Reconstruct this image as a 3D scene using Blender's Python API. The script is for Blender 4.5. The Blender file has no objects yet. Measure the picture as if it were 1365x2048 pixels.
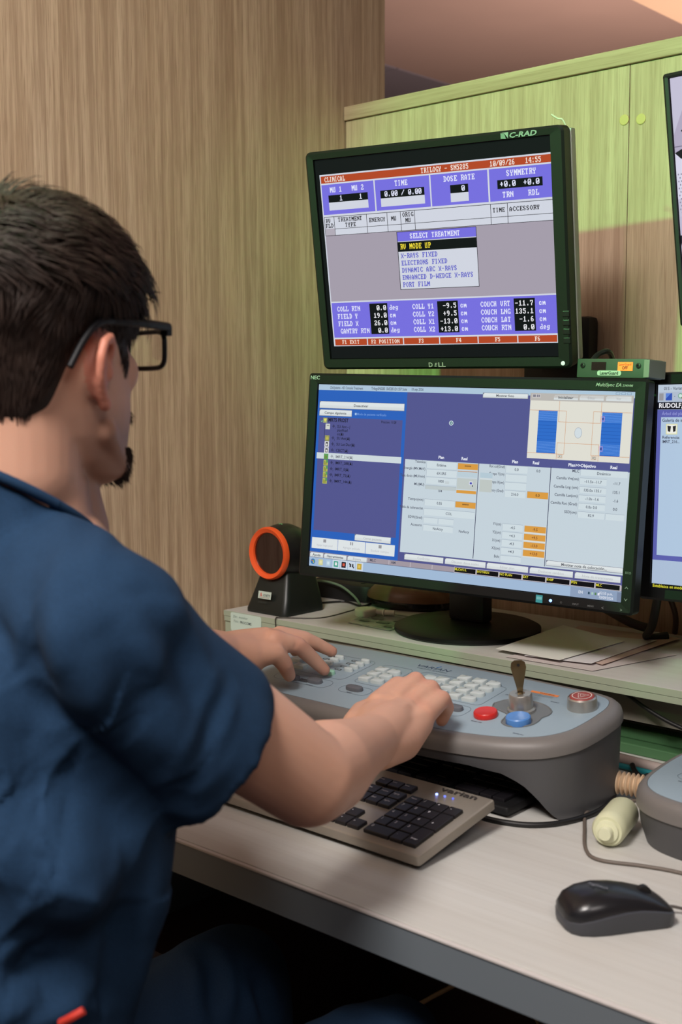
import bpy, bmesh, math, random
from mathutils import Vector, Matrix, noise
import numpy as np
random.seed(7)
C = bpy.context.scene.collection
# ------------------------------------------------------------------ camera, world, lights, exposure
F_PX = 2400.0
EYE = 1.27                                   # camera height above the floor
cam_r = Vector((0.744697, 0.667393, -0.0036)); cam_u = Vector((-0.066609, 0.07969, 0.994592)); cam_b = Vector((0.66407, -0.74043, 0.103799))
cd = bpy.data.cameras.new('camera'); cam = bpy.data.objects.new('camera', cd); C.objects.link(cam)
cam.matrix_world = Matrix(((cam_r.x, cam_u.x, cam_b.x, 0), (cam_r.y, cam_u.y, cam_b.y, 0), (cam_r.z, cam_u.z, cam_b.z, EYE), (0, 0, 0, 1)))
cd.sensor_fit = 'VERTICAL'; cd.sensor_height = 36; cd.sensor_width = 24; cd.lens = F_PX/2048*36; cd.clip_start = .05
cd.dof.use_dof = True; cd.dof.focus_distance = 1.75; cd.dof.aperture_fstop = 6.5
bpy.context.scene.camera = cam
w = bpy.data.worlds.new('world'); bpy.context.scene.world = w; w.use_nodes = True
w.node_tree.nodes['Background'].inputs[0].default_value = (.60, .50, .50, 1); w.node_tree.nodes['Background'].inputs[1].default_value = .12
def light(name, kind, loc, target, power, col, size=.5, sy=None, **k):
    d = bpy.data.lights.new(name, kind); d.energy = power; d.color = col
    if kind == 'AREA':
        d.size = size
        if sy: d.shape = 'RECTANGLE'; d.size_y = sy
    else: d.shadow_soft_size = size
    for a, b in k.items(): setattr(d, a, b)
    o = bpy.data.objects.new(name, d); C.objects.link(o); o.location = loc
    o.rotation_euler = (Vector(target)-Vector(loc)).to_track_quat('-Z', 'Y').to_euler(); return o
light('ceiling_panel_light', 'AREA', (-.42, -.42, 2.52), (-1.05, -.15, 0), 51, (1, .94, .90), .55)
light('ceiling_panel_light_rear', 'AREA', (.9, -.2, 2.52), (.6, -.1, 0), 17, (1, .91, .88), .9)
light('left_wall_fill', 'AREA', (-.75, .10, 2.45), (-1.6, .95, 2.2), 9, (1, .95, .86), .40)  # added fill lamp that lifts the upper left wall
light('green_spot', 'SPOT', (-.88, -1.0, 2.265), (-.98, 1.8, 1.45), 232, (.15, 1, .25), .035, spot_size=math.radians(30), spot_blend=.5)
light('olive_spot', 'SPOT', (-.12, -1.0, 2.265), (-1.03, 1.8, 1.47), 34, (.36, 1, .30), .035, spot_size=math.radians(24), spot_blend=.4)
light('far_ceiling_fill', 'AREA', (-1.5, 3.4, 1.45), (-2.1, 4.0, 2.6), 28, (1, .86, .78), 1.0)  # added unseen uplight, brightens the far ceiling and bulkhead
vs = bpy.context.scene.view_settings
vs.view_transform = 'Standard'; vs.look = 'None'; vs.gamma = 1; vs.use_curve_mapping = False; vs.exposure = 0.0
# ------------------------------------------------------------------ helpers
def lin(c):
    return tuple((x/12.92 if x <= .04045 else ((x+.055)/1.055)**2.4) for x in [v/255 for v in c[:3]])
def P(u, v, d):                              # point at depth d behind pixel u, v of the 1365 x 2048 frame
    x, y = (u-682.5)/F_PX*d, -(v-1024)/F_PX*d
    return Vector((0, 0, EYE)) + cam_r*x + cam_u*y - cam_b*d
def W(x, y, z): return Vector((x, y, z+EYE))  # z measured from eye level
def tag(o, label=None, cat=None, group=None, kind=None):
    if label: o['label'] = label
    if cat: o['category'] = cat
    if group: o['group'] = group
    if kind: o['kind'] = kind
    return o
def thing(name, label, cat, loc=(0, 0, 0), group=None):
    o = bpy.data.objects.new(name, None); C.objects.link(o); o.location = loc; o.empty_display_size = .03
    return tag(o, label, cat, group)
def wloc(o):
    v = Vector(o.location)
    while o.parent: o = o.parent; v = v + Vector(o.location)
    return v
class MB:
    def __init__(s): s.v = []; s.f = []; s.m = []
    def add(s, vs, fs, mi=0, M=None):
        b = len(s.v)
        s.v += [tuple(M @ Vector(p)) if M is not None else tuple(p) for p in vs]
        s.f += [tuple(i+b for i in f) for f in fs]; s.m += [mi]*len(fs); return s
    def box(s, a, b, M=None, mi=0, bev=0):
        x0, y0, z0 = a; x1, y1, z1 = b
        if bev > 0:
            bm = bmesh.new(); bmesh.ops.create_cube(bm, size=1)
            for v in bm.verts: v.co = Vector(((x0+x1)/2+v.co.x*(x1-x0), (y0+y1)/2+v.co.y*(y1-y0), (z0+z1)/2+v.co.z*(z1-z0)))
            bmesh.ops.bevel(bm, geom=bm.edges[:], offset=bev, segments=2, affect='EDGES', profile=.6)
            s.bm(bm, M, mi); return s
        return s.add([(x0,y0,z0),(x1,y0,z0),(x1,y1,z0),(x0,y1,z0),(x0,y0,z1),(x1,y0,z1),(x1,y1,z1),(x0,y1,z1)],
            [(0,3,2,1),(4,5,6,7),(0,1,5,4),(1,2,6,5),(2,3,7,6),(3,0,4,7)], mi, M)
    def bm(s, bm, M=None, mi=0):
        bm.verts.index_update()
        s.add([v.co.copy() for v in bm.verts], [[v.index for v in f.verts] for f in bm.faces], mi, M); bm.free(); return s
    def loft(s, rings, cap=True, mi=0, M=None, closed=True):
        n = len(rings[0]); vs = [p for r in rings for p in r]; fs = []
        for i in range(len(rings)-1):
            for j in range(n if closed else n-1):
                k = (j+1) % n; fs.append((i*n+j, i*n+k, (i+1)*n+k, (i+1)*n+j))
        if cap: fs.append(tuple(reversed(range(n)))); fs.append(tuple((len(rings)-1)*n+j for j in range(n)))
        return s.add(vs, fs, mi, M)
    def prism(s, poly, z0, z1, M=None, mi=0, bev=0):
        if bev > 0:
            c = Vector((sum(p[0] for p in poly)/len(poly), sum(p[1] for p in poly)/len(poly)))
            def ins(k):
                out = []
                for i, p in enumerate(poly):
                    a, b = Vector(poly[i-1]), Vector(poly[(i+1) % len(poly)]); t = (b-a).normalized(); nrm = Vector((-t.y, t.x))
                    out.append((p[0]+nrm.x*k, p[1]+nrm.y*k))
                return out
            q = ins(bev); h = ins(bev*.3)
            rings = [[(x, y, z0) for x, y in poly], [(x, y, z1-bev) for x, y in poly], [(x, y, z1-bev*.3) for x, y in h], [(x, y, z1) for x, y in q]]
            return s.loft(rings, True, mi, M)
        return s.loft([[(x, y, z0) for x, y in poly], [(x, y, z1) for x, y in poly]], True, mi, M)
    def tube(s, pts, r, n=8, mi=0, M=None, cap=True, smooth=True):
        pts = [Vector(p) for p in pts]
        if smooth and len(pts) > 2: pts = spline(pts, 6)
        rad = r if callable(r) else (lambda t: r)
        rings = []; up = Vector((0, 0, 1)); prev = None
        for i, p in enumerate(pts):
            t = (pts[min(i+1, len(pts)-1)]-pts[max(i-1, 0)]).normalized()
            if prev is None: a = t.cross(up) if abs(t.dot(up)) < .95 else t.cross(Vector((1, 0, 0)))
            else: a = prev - t*prev.dot(t)
            a.normalize(); prev = a; b = t.cross(a); q = rad(i/(len(pts)-1))
            rings.append([p+(a*math.cos(k*2*math.pi/n)+b*math.sin(k*2*math.pi/n))*q for k in range(n)])
        return s.loft(rings, cap, mi, M)
    def lathe(s, prof, n=24, M=None, mi=0):      # prof: (radius, z) from bottom to top
        return s.loft([[(r*math.cos(k*2*math.pi/n), r*math.sin(k*2*math.pi/n), z) for k in range(n)] for r, z in prof], True, mi, M)
    def build(s, name, mat, parent=None, smooth=False, remesh=0, iters=0):
        off = wloc(parent) if parent else Vector((0, 0, 0))
        me = bpy.data.meshes.new(name)
        me.from_pydata([tuple(Vector(p)-off) for p in s.v], [], s.f)
        mats = mat if isinstance(mat, (list, tuple)) else [mat]
        for m in mats: me.materials.append(m)
        me.polygons.foreach_set('material_index', s.m)
        bm = bmesh.new(); bm.from_mesh(me); bmesh.ops.recalc_face_normals(bm, faces=bm.faces); bm.to_mesh(me); bm.free()
        if smooth: smooth_by_angle(me, smooth if isinstance(smooth, (int, float)) and smooth > 1 else 40)
        me.update()
        o = bpy.data.objects.new(name, me); C.objects.link(o); o.parent = parent
        if remesh:
            md = o.modifiers.new('r', 'REMESH'); md.mode = 'VOXEL'; md.voxel_size = remesh; md.use_smooth_shade = True
            if iters: sm = o.modifiers.new('s', 'SMOOTH'); sm.iterations = iters; sm.factor = .5
            dg = bpy.context.evaluated_depsgraph_get(); dg.update()
            nm = bpy.data.meshes.new_from_object(o.evaluated_get(dg)); o.modifiers.clear(); o.data = nm
            nm.polygons.foreach_set('use_smooth', [True]*len(nm.polygons))
            if not nm.materials:
                for m in mats: nm.materials.append(m)
        return o
def smooth_by_angle(me, deg=40):
    bm = bmesh.new(); bm.from_mesh(me)
    for f in bm.faces: f.smooth = True
    for e in bm.edges:
        if len(e.link_faces) == 2 and e.calc_face_angle(0) > math.radians(deg): e.smooth = False
    bm.to_mesh(me); bm.free()
def spline(pts, k):
    out = []
    for i in range(len(pts)-1):
        p0, p1, p2, p3 = pts[max(i-1, 0)], pts[i], pts[i+1], pts[min(i+2, len(pts)-1)]
        for j in range(k):
            t = j/k
            out.append(.5*((2*p1)+(p2-p0)*t+(2*p0-5*p1+4*p2-p3)*t*t+(3*p1-p0-3*p2+p3)*t**3))
    return out+[pts[-1]]
def rrect(x0, y0, x1, y1, r, n=4):
    out = []
    for cx, cy, a in ((x1-r, y0+r, -90), (x1-r, y1-r, 0), (x0+r, y1-r, 90), (x0+r, y0+r, 180)):
        for i in range(n+1):
            t = math.radians(a+90*i/n); out.append((cx+r*math.cos(t), cy+r*math.sin(t)))
    return out
def axes(o, x, y, z):
    return Matrix(((x[0], y[0], z[0], o[0]), (x[1], y[1], z[1], o[1]), (x[2], y[2], z[2], o[2]), (0, 0, 0, 1)))
# ------------------------------------------------------------------ materials
def mat(name, col, rough=.5, metal=0, spec=.5, **k):
    m = bpy.data.materials.new(name); m.use_nodes = True; nt = m.node_tree; b = nt.nodes['Principled BSDF']
    b.inputs['Base Color'].default_value = (*lin(col), 1); b.inputs['Roughness'].default_value = rough
    b.inputs['Metallic'].default_value = metal; b.inputs['Specular IOR Level'].default_value = spec
    nz = k.get('noise')
    if nz:                                    # (scale, colour variation, bump)
        tc = nt.nodes.new('ShaderNodeTexCoord'); n = nt.nodes.new('ShaderNodeTexNoise'); n.inputs['Scale'].default_value = nz[0]; n.inputs['Detail'].default_value = 4
        nt.links.new(tc.outputs['Object'], n.inputs['Vector'])
        hs = nt.nodes.new('ShaderNodeHueSaturation'); mr = nt.nodes.new('ShaderNodeMapRange')
        mr.inputs[3].default_value = 1-nz[1]; mr.inputs[4].default_value = 1+nz[1]; mr.inputs[1].default_value = .3; mr.inputs[2].default_value = .7
        nt.links.new(n.outputs['Fac'], mr.inputs[0]); nt.links.new(mr.outputs[0], hs.inputs['Value'])
        hs.inputs['Color'].default_value = (*lin(col), 1); nt.links.new(hs.outputs[0], b.inputs['Base Color'])
        if nz[2]:
            bp = nt.nodes.new('ShaderNodeBump'); bp.inputs['Strength'].default_value = nz[2]; bp.inputs['Distance'].default_value = .001
            nt.links.new(n.outputs['Fac'], bp.inputs['Height']); nt.links.new(bp.outputs[0], b.inputs['Normal'])
    if 'emit' in k:
        b.inputs['Emission Color'].default_value = (*lin(k['emit'][0]), 1); b.inputs['Emission Strength'].default_value = k['emit'][1]
    if 'sss' in k:
        b.inputs['Subsurface Weight'].default_value = k['sss']; b.inputs['Subsurface Radius'].default_value = (.012, .005, .003); b.inputs['Subsurface Scale'].default_value = 1
    if 'trans' in k: b.inputs['Transmission Weight'].default_value = k['trans']; b.inputs['IOR'].default_value = 1.45
    if 'alpha' in k: b.inputs['Alpha'].default_value = k['alpha']
    if 'sheen' in k: b.inputs['Sheen Weight'].default_value = k['sheen']
    if 'coat' in k: b.inputs['Coat Weight'].default_value = k['coat']
    return m
def wood(name, c_light, c_mid, c_dark, axis='Z', rough=.5, k=1.0, contrast=1.0):
    m = bpy.data.materials.new(name); m.use_nodes = True; nt = m.node_tree; N = nt.nodes; L = nt.links.new; b = N['Principled BSDF']
    b.inputs['Roughness'].default_value = rough; b.inputs['Specular IOR Level'].default_value = .35
    tc = N.new('ShaderNodeTexCoord')
    def layer(s_across, s_along, detail, dist=0):
        mp = N.new('ShaderNodeMapping'); sc = [s_across*k]*3; sc['XYZ'.index(axis)] = s_along*k; mp.inputs['Scale'].default_value = sc
        L(tc.outputs['Object'], mp.inputs[0]); n = N.new('ShaderNodeTexNoise'); n.inputs['Scale'].default_value = 1
        n.inputs['Detail'].default_value = detail; n.inputs['Distortion'].default_value = dist; n.inputs['Roughness'].default_value = .65
        L(mp.outputs[0], n.inputs['Vector']); return n.outputs['Fac']
    a = layer(9, .8, 3, .4); c = layer(60, 1.6, 5, .15); d = layer(330, 9, 2)
    r1 = N.new('ShaderNodeValToRGB'); e = r1.color_ramp.elements; e[0].position = .32; e[1].position = .68
    e[0].color = (*lin(c_mid), 1); e[1].color = (*lin(c_light), 1); L(a, r1.inputs[0])
    r2 = N.new('ShaderNodeMapRange'); r2.inputs[1].default_value = .38; r2.inputs[2].default_value = .62; r2.inputs[3].default_value = .62*contrast; r2.inputs[4].default_value = 0; L(c, r2.inputs[0])
    r3 = N.new('ShaderNodeMapRange'); r3.inputs[1].default_value = .50; r3.inputs[2].default_value = .68; r3.inputs[3].default_value = 0; r3.inputs[4].default_value = .55*contrast; L(d, r3.inputs[0])
    mx = N.new('ShaderNodeMix'); mx.data_type = 'RGBA'; L(r2.outputs[0], mx.inputs[0]); L(r1.outputs[0], mx.inputs[6]); mx.inputs[7].default_value = (*lin(c_dark), 1)
    m2 = N.new('ShaderNodeMix'); m2.data_type = 'RGBA'; L(r3.outputs[0], m2.inputs[0]); L(mx.outputs[2], m2.inputs[6]); m2.inputs[7].default_value = (*lin(c_dark), 1)
    L(m2.outputs[2], b.inputs['Base Color'])
    bp = N.new('ShaderNodeBump'); bp.inputs['Strength'].default_value = .25; bp.inputs['Distance'].default_value = .0006; L(d, bp.inputs['Height']); L(bp.outputs[0], b.inputs['Normal'])
    return m
def attr_mat(name, emit, rough=.4, **k):
    m = mat(name, (0, 0, 0) if emit else (128, 128, 128), rough, **k); nt = m.node_tree; a = nt.nodes.new('ShaderNodeAttribute'); a.attribute_name = 'Col'
    b = nt.nodes['Principled BSDF']
    if emit: nt.links.new(a.outputs['Color'], b.inputs['Emission Color']); b.inputs['Emission Strength'].default_value = 1; b.inputs['Base Color'].default_value = (.004, .004, .005, 1)
    else: nt.links.new(a.outputs['Color'], b.inputs['Base Color'])
    return m
WALLWOOD = wood('wall wood laminate', (204, 181, 152), (188, 163, 133), (138, 112, 88), 'Z', contrast=.95, k=1.5)
PANWOOD = wood('partition wood laminate', (208, 182, 156), (196, 168, 142), (146, 116, 92), 'Z', contrast=.7, k=1.5)
CAPWOOD = wood('cap strip wood', (208, 182, 156), (196, 168, 142), (146, 116, 92), 'X', contrast=.7)
DESKWOOD = wood('pale desk laminate', (206, 206, 202), (200, 198, 192), (178, 173, 165), 'X', rough=.42, contrast=.4, k=.7)
EDGE = mat('grey edge band', (108, 116, 122), .5)
EDGE2 = mat('green-lit cream edge band', (160, 170, 148), .5)  # cream band with the green light spill mixed into its colour
CEIL = mat('brown ceiling paint', (188, 152, 138), .9, noise=(3, .03, 0))
CEIL2 = mat('grey ceiling tile', (140, 126, 132), .9)
BEAM = mat('beige bulkhead paint', (186, 150, 122), .8)
FLOOR = mat('dark vinyl floor', (70, 60, 56), .6, noise=(20, .1, 0))
BLK = mat('black plastic', (22, 22, 24), .38, noise=(900, .1, .12))
BLKM = mat('matt black plastic', (16, 16, 18), .55)
BLKG = mat('glossy black plastic', (14, 14, 16), .18)
RUB = mat('black rubber cable', (20, 19, 20), .5)
SCR = attr_mat('screen glow', True, .4, spec=.03)
PRINT = attr_mat('flat print', False, .5)
# ------------------------------------------------------------------ flat print: coloured rectangles and lettering in one mesh, colours per vertex
_fc = bpy.data.curves.new('lettering', 'FONT'); _fc.resolution_u = 2; _fo = bpy.data.objects.new('lettering', _fc)
def glyphs(s, bold=0, shear=0):
    _fc.body = s; _fc.offset = bold; _fc.shear = shear; C.objects.link(_fo)
    dg = bpy.context.evaluated_depsgraph_get(); dg.update()
    me = bpy.data.meshes.new_from_object(_fo.evaluated_get(dg)); C.objects.unlink(_fo)
    vs = [(v.co.x, v.co.y) for v in me.vertices]; fs = [tuple(p.vertices) for p in me.polygons]; bpy.data.meshes.remove(me)
    return vs, fs
PIX = {k: [int(v[i:i+2], 16) for i in range(0, 16, 2)] for k, v in {
'A':'0C1E33333F333300','B':'3F66663E66663F00','C':'3C66030303663C00','D':'1F36666666361F00','E':'7F46161E16467F00','F':'7F46161E16060F00',
'G':'3C66030373667C00','H':'3333333F33333300','I':'1E0C0C0C0C0C1E00','J':'7830303033331E00','K':'6766361E36666700','L':'0F06060646667F00',
'M':'63777F7F6B636300','N':'63676F7B73636300','O':'1C36636363361C00','P':'3F66663E06060F00','R':'3F66663E36666700','S':'1E33070E38331E00',
'T':'3F2D0C0C0C0C1E00','U':'3333333333333F00','V':'33333333331E0C00','W':'6363636B7F776300','X':'6363361C1C366300','Y':'3333331E0C0C1E00',
'0':'3E63737B6F673E00','1':'0C0E0C0C0C0C3F00','2':'1E33301C06333F00','3':'1E33301C30331E00','4':'383C36337F307800','5':'3F031F3030331E00',
'6':'1C06031F33331E00','7':'3F3330180C0C0C00','8':'1E33331E33331E00','9':'1E33333E30180E00','-':'0000003F00000000','+':'000C0C3F0C0C0000',
'.':'00000000000C0C00','/':'6030180C06030100',':':'000C0C00000C0C00','c':'00001E3303331E00','m':'0000337F7F6B6300','d':'3830303E33336E00',
'e':'00001E333F031E00','g':'00006E33333E301F',' ':'0000000000000000'}.items()}
class Print:
    def __init__(s, M): s.M = M; s.mb = MB(); s.c = []    # M: local x right, y down, z towards the viewer, in millimetres
    def _add(s, vs, fs, col): s.mb.add([s.M @ Vector(p) for p in vs], fs); s.c += [lin(col)]*len(vs)
    def rect(s, x0, y0, x1, y1, col, z=0): s._add([(x0, y0, z), (x0, y1, z), (x1, y1, z), (x1, y0, z)], [(0, 1, 2, 3)], col)
    def poly(s, pts, col, z=0): s._add([(x, y, z) for x, y in pts], [tuple(range(len(pts)))], col)
    def frame(s, x0, y0, x1, y1, t, col, z=0):
        for a in ((x0, y0, x1, y0+t), (x0, y1-t, x1, y1), (x0, y0, x0+t, y1), (x1-t, y0, x1, y1)): s.rect(*a, col, z)
    def text(s, x, y, h, t, col, wd=None, al='l', z=.4, bold=.012, shear=0):   # x, y: left (or centre/right) baseline; h capital height
        vs, fs = glyphs(t, bold, shear)
        if not vs: return
        x0 = min(v[0] for v in vs); x1 = max(v[0] for v in vs); k = h/.69; kx = wd/(x1-x0) if wd else k*.95
        o = {'l': 0, 'c': -(x1-x0)*kx/2, 'r': -(x1-x0)*kx}[al]
        s._add([(x+o+(a-x0)*kx, y-b*k, z) for a, b in vs], fs, col)
    def pix(s, x, y, t, cw, ch, col, z=.6):               # bitmap lettering, x, y top left, cw x ch character cell
        vs = []; fs = []
        for i, c in enumerate(t):
            for r, bits in enumerate(PIX.get(c, PIX[' '])):
                j = 0
                while j < 8:
                    if bits >> j & 1:
                        k = j
                        while k < 8 and bits >> k & 1: k += 1
                        a = x+(i+j/8)*cw; b = x+(i+k/8)*cw; q = y+r*ch/8; n = len(vs)
                        vs += [(a, q, z), (a, q+ch/8*1.02, z), (b, q+ch/8*1.02, z), (b, q, z)]; fs.append((n, n+1, n+2, n+3)); j = k
                    else: j += 1
        s._add(vs, fs, col)
    def build(s, name, m, parent, label=None):
        o = s.mb.build(name, m, parent)
        a = o.data.color_attributes.new('Col', 'FLOAT_COLOR', 'POINT')
        a.data.foreach_set('color', [x for c in s.c for x in (*c, 1)])
        # keep the print facing the viewer
        n = (s.M.to_3x3() @ Vector((0, 0, 1))).normalized()
        o.data.flip_normals() if len(o.data.polygons) and sum(p.normal.dot(n)*p.area for p in o.data.polygons) < 0 else None
        if label: o['label'] = label
        return o
def decal(name, parent, M, fn, label=None, m=None):
    p = Print(M); fn(p); o = p.build(name, m or PRINT, parent, label); o['kind'] = 'stuff'; return o
def mm(o, x, ydown, n):                       # millimetre print frame from world point and directions
    return axes(Vector(o), Vector(x).normalized()*.001, Vector(ydown).normalized()*.001, Vector(n).normalized()*.001)
# ------------------------------------------------------------------ the room
def struct(name, a, b, m, label=None):
    o = MB().box(W(*a), W(*b)).build(name, m); o['kind'] = 'structure'
    if label: o['label'] = label
    return o
struct('floor', (-6, -4, -1.33), (4, 7, -1.27), FLOOR)
struct('ceiling', (-3.29, -4, 1.33), (4, 7, 1.40), CEIL)
t = tag(bpy.data.objects.new('trim_1', None), kind='structure'); C.objects.link(t); t.location = W(-4.6, 4.4, 1.33)
for i in range(4):
    for j in range(9):
        x1 = -3.292-i*.61; y0 = 1.6+j*.61
        MB().box(W(x1-.604, y0, 1.325), W(x1, y0+.604, 1.36), bev=.004).build('ceiling_tile', CEIL2, t)
MB().box(W(-6, -4, 1.36), W(-3.29, 7, 1.40)).build('tile_backing', BLKM, t)
struct('trim_2', (-1.76, 2.3, 1.10), (4, 6.9, 1.33), BEAM)
struct('wall_back', (-6, 6.9, -1.27), (4, 7, 1.40), CEIL)
struct('wall_left', (-1.66, -2.2, -1.27), (-1.6, 1.921, 1.33), WALLWOOD)
struct('wall_far_left', (-6.06, -4, -1.27), (-6, 7, 1.40), BEAM)
struct('wall_right', (3.2, -4, -1.27), (3.26, 6.9, 1.33), BEAM)
# low partition behind the desk
t = thing('partition', 'wood laminate partition with a top cap strip behind the desk, lit green', 'partition', W(-.6, 1.82, -1.27))
x = -1.598
for x1 in (-.984, -.36, .26):
    MB().box(W(x, 1.80, -1.27), W(x1-.0012, 1.84, .514), bev=.0008).build('panel', PANWOOD, t); x = x1
MB().box(W(-1.598, 1.794, .515), W(.26, 1.846, .541), bev=.0015).build('cap_strip', CAPWOOD, t)
for x, z in ((-.993, .429), (-.963, .426)):
    MB().lathe([(.0085, 0), (.0085, .0012), (.0075, .0018), (.0002, .0018)], 20, axes(W(x, 1.8, z), (1, 0, 0), (0, 0, 1), (0, -1, 0))).build('screw_cover', mat('yellowish screw cover', (205, 180, 120), .5), t)
# ------------------------------------------------------------------ desk and raised shelf
t = thing('desk', 'long pale wood grain desk with a thick grey front edge', 'desk', W(-.7, 1.3, -1.27))
MB().box(W(-1.596, .876, -.538), W(.3, 1.79, -.52), bev=.0008).build('desktop', DESKWOOD, t)
MB().box(W(-1.596, .8705, -.5234), W(.3, .8755, -.5206), bev=.0008).build('edge_lip', mat('pale desk edge lip', (204, 198, 194), .5), t)
MB().box(W(-1.596, .8722, -.562), W(.3, .8758, -.5236), bev=.0006).build('edge_band', EDGE, t)
MB().box(W(-1.596, .883, -.560), W(.3, .93, -.5385)).build('front_rail', EDGE, t)
for x in (-1.59, .26): MB().box(W(x, .93, -1.27), W(x+.03, 1.74, -.539), bev=.001).build('side_panel', EDGE, t)
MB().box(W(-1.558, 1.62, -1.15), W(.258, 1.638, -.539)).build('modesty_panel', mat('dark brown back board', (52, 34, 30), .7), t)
t = thing('riser_shelf', 'raised pale shelf board along the back of the desk carrying the monitors', 'shelf', W(-.6, 1.6, -.52))
MB().box(W(-1.585, 1.4505, -.4095), W(.28, 1.78, -.40), bev=.0007).build('top_board', DESKWOOD, t)
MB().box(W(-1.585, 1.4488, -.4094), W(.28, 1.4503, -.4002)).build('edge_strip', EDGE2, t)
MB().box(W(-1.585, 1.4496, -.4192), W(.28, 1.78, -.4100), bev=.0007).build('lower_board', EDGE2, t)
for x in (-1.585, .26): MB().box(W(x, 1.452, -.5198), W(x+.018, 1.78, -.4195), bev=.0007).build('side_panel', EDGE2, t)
MB().box(W(-1.566, 1.50, -.4685), W(.259, 1.516, -.4195)).build('apron', mat('olive grey apron board', (128, 124, 112), .6), t)
t = thing('cable_trunking', 'green stepped cable trunking on the desk under the raised shelf', 'trunking', W(-.6, 1.53, -.52))
GRN = mat('green plastic', (72, 112, 74), .45)
MB().box(W(-1.2, 1.508, -.5198), W(.2, 1.556, -.505), bev=.002).build('base', GRN, t)
MB().box(W(-1.2, 1.53, -.5048), W(.2, 1.556, -.489), bev=.002).build('cover', GRN, t)
# ------------------------------------------------------------------ monitors
VENT = mat('monitor back plastic', (30, 30, 32), .5)
def frame_M(TL, r1, r2):
    r1 = Vector(r1).normalized(); r2 = Vector(r2); r2 = (r2-r1*r1.dot(r2)).normalized(); n = r1.cross(r2)
    return axes(W(*TL), r1, r2, n), mm(W(*TL), r1, -r2, n)    # x right, y up, z towards the viewer (metres); print frame (mm, y down)
def panel(t, M, Wd, Hh, mg, depth, r, bevel_mat, back_depth=.03):
    l, tp, rt, bt = mg
    # bezel: a rounded ring round the screen, pulled back at its rim
    out = rrect(-l, -Hh-bt, Wd+rt, tp, r); inn = rrect(-.001, -Hh-.001, Wd+.001, .001, .0006)
    mid = rrect(-l+.0035, -Hh-bt+.0035, Wd+rt-.0035, tp-.0035, max(r-.003, .002))
    m = MB(); m.loft([[(x, y, -depth) for x, y in out], [(x, y, .0015) for x, y in out], [(x, y, .0045) for x, y in mid], [(x, y, .0035) for x, y in inn], [(x, y, -.003) for x, y in inn]], False, 0, M)
    m.build('bezel', bevel_mat, t, smooth=35)
    mb = MB(); q = rrect(-l+.002, -Hh-bt+.002, Wd+rt-.002, tp-.002, r); c = rrect(Wd*.12, -Hh*.88, Wd*.88, -Hh*.12, .02)
    mb.loft([[(x, y, -.004) for x, y in q], [(x, y, -depth-.004) for x, y in q], [(x, y, -depth-back_depth) for x, y in c]], True, 0, M)
    mb.build('back_shell', VENT, t, smooth=30)
def stand(t, M, bx, by, col_top, r=.12, h=.016):
    sb = MB().lathe([(r-.004, 0), (r, .003), (r, h*.55), (r-.008, h*.8), (r*.55, h), (.001, h+.001)], 64, axes(W(bx, by, -.3999), (1, 0, 0), (0, 1, 0), (0, 0, 1))).build('stand_base', BLKG2, t, smooth=30)
    MB().box(W(bx-.035, by-.006, -.3835), W(bx+.035, by+.022, col_top), bev=.006).build('stand_column', BLK, sb, smooth=30)
BLKG2 = mat('satin black stand', (9, 8, 9), .45, spec=.25)
# --- tilted square monitor with the treatment list
t = thing('monitor', 'square black monitor tilted above the others, showing the CLINICAL treatment selection list', 'monitor', W(-1.08, 1.62, .0))
M, Q = frame_M((-1.273, 1.362, .341), (.98, .1987, -.0062), (.0401, -.1672, .9851))
DB = mat('dark olive black bezel', (18, 21, 19), .5, spec=.3, noise=(1500, .1, .1))
panel(t, M, .376, .301, (.0145, .0125, .0205, .017), .022, .009, DB)
MB().box((.389, -.31, -.040), (.3985, .008, -.0225), M, bev=.003).build('side_trim', mat('silver grey rim', (150, 150, 142), .4), t, smooth=30)
MB().box((.13, -.22, -.10), (.25, -.10, -.053), M, bev=.004).build('mount_plate', BLKM, t)
MB().box(W(-1.13, 1.60, .03), W(-1.06, 1.796, .085), bev=.006).build('mount_arm', BLKM, t, smooth=30)
MB().box(W(-1.16, 1.765, .0), W(-1.03, 1.798, .115), bev=.01).build('wall_bracket', BLKM, t, smooth=30)
p = Print(Q)
BL, RD, WH, GY, BK, YL = (118, 110, 222), (178, 70, 36), (208, 212, 224), (164, 156, 170), (10, 10, 16), (240, 220, 60)
p.rect(0, 0, 376, 301, (14, 14, 18), 0)
p.rect(6.5, 22, 376, 281.8, WH, .15)
p.rect(8.5, 24.3, 376, 34.8, RD, .3)
for s_, x_, in (('CLINICAL', 15), ('TRILOGY - SN5285', 178), ('10/09/26', 286), ('14:55', 339)): p.pix(x_, 26, s_, 4.55 if x_ < 100 else 4.75, 8.4, (240, 225, 215))
for a, b in ((8.5, 98.5), (100.8, 190.3), (192.5, 281.3), (283.8, 376)): p.rect(a, 37, b, 81.2, BL, .3)
T = (225, 228, 250)
p.pix(23, 41, 'MU 1', 5.4, 9, T); p.pix(61, 41, 'MU 2', 5.4, 9, T); p.pix(134, 40, 'TIME', 5.4, 9, T); p.pix(213, 40.5, 'DOSE RATE', 5.5, 9, T); p.pix(310, 40, 'SYMMETRY', 5.6, 9.4, T)
p.rect(19.4, 52.9, 87.5, 63.5, BK, .45); p.rect(19.4, 63.5, 87.5, 75.2, WH, .45); p.pix(39, 54.2, '1', 6, 8.6, T); p.pix(73, 54.2, '1', 6, 8.6, T)
p.rect(109, 52.6, 181.5, 63.8, BK, .45); p.rect(109, 63.8, 181.5, 76, WH, .45); p.pix(116, 54, '0.00 / 0.00', 5.6, 8.8, T)
p.rect(222.8, 53.6, 251, 65, BK, .45); p.rect(222.8, 65, 251, 77.3, WH, .45); p.pix(240.5, 55, '0', 6, 8.8, T)
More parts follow.
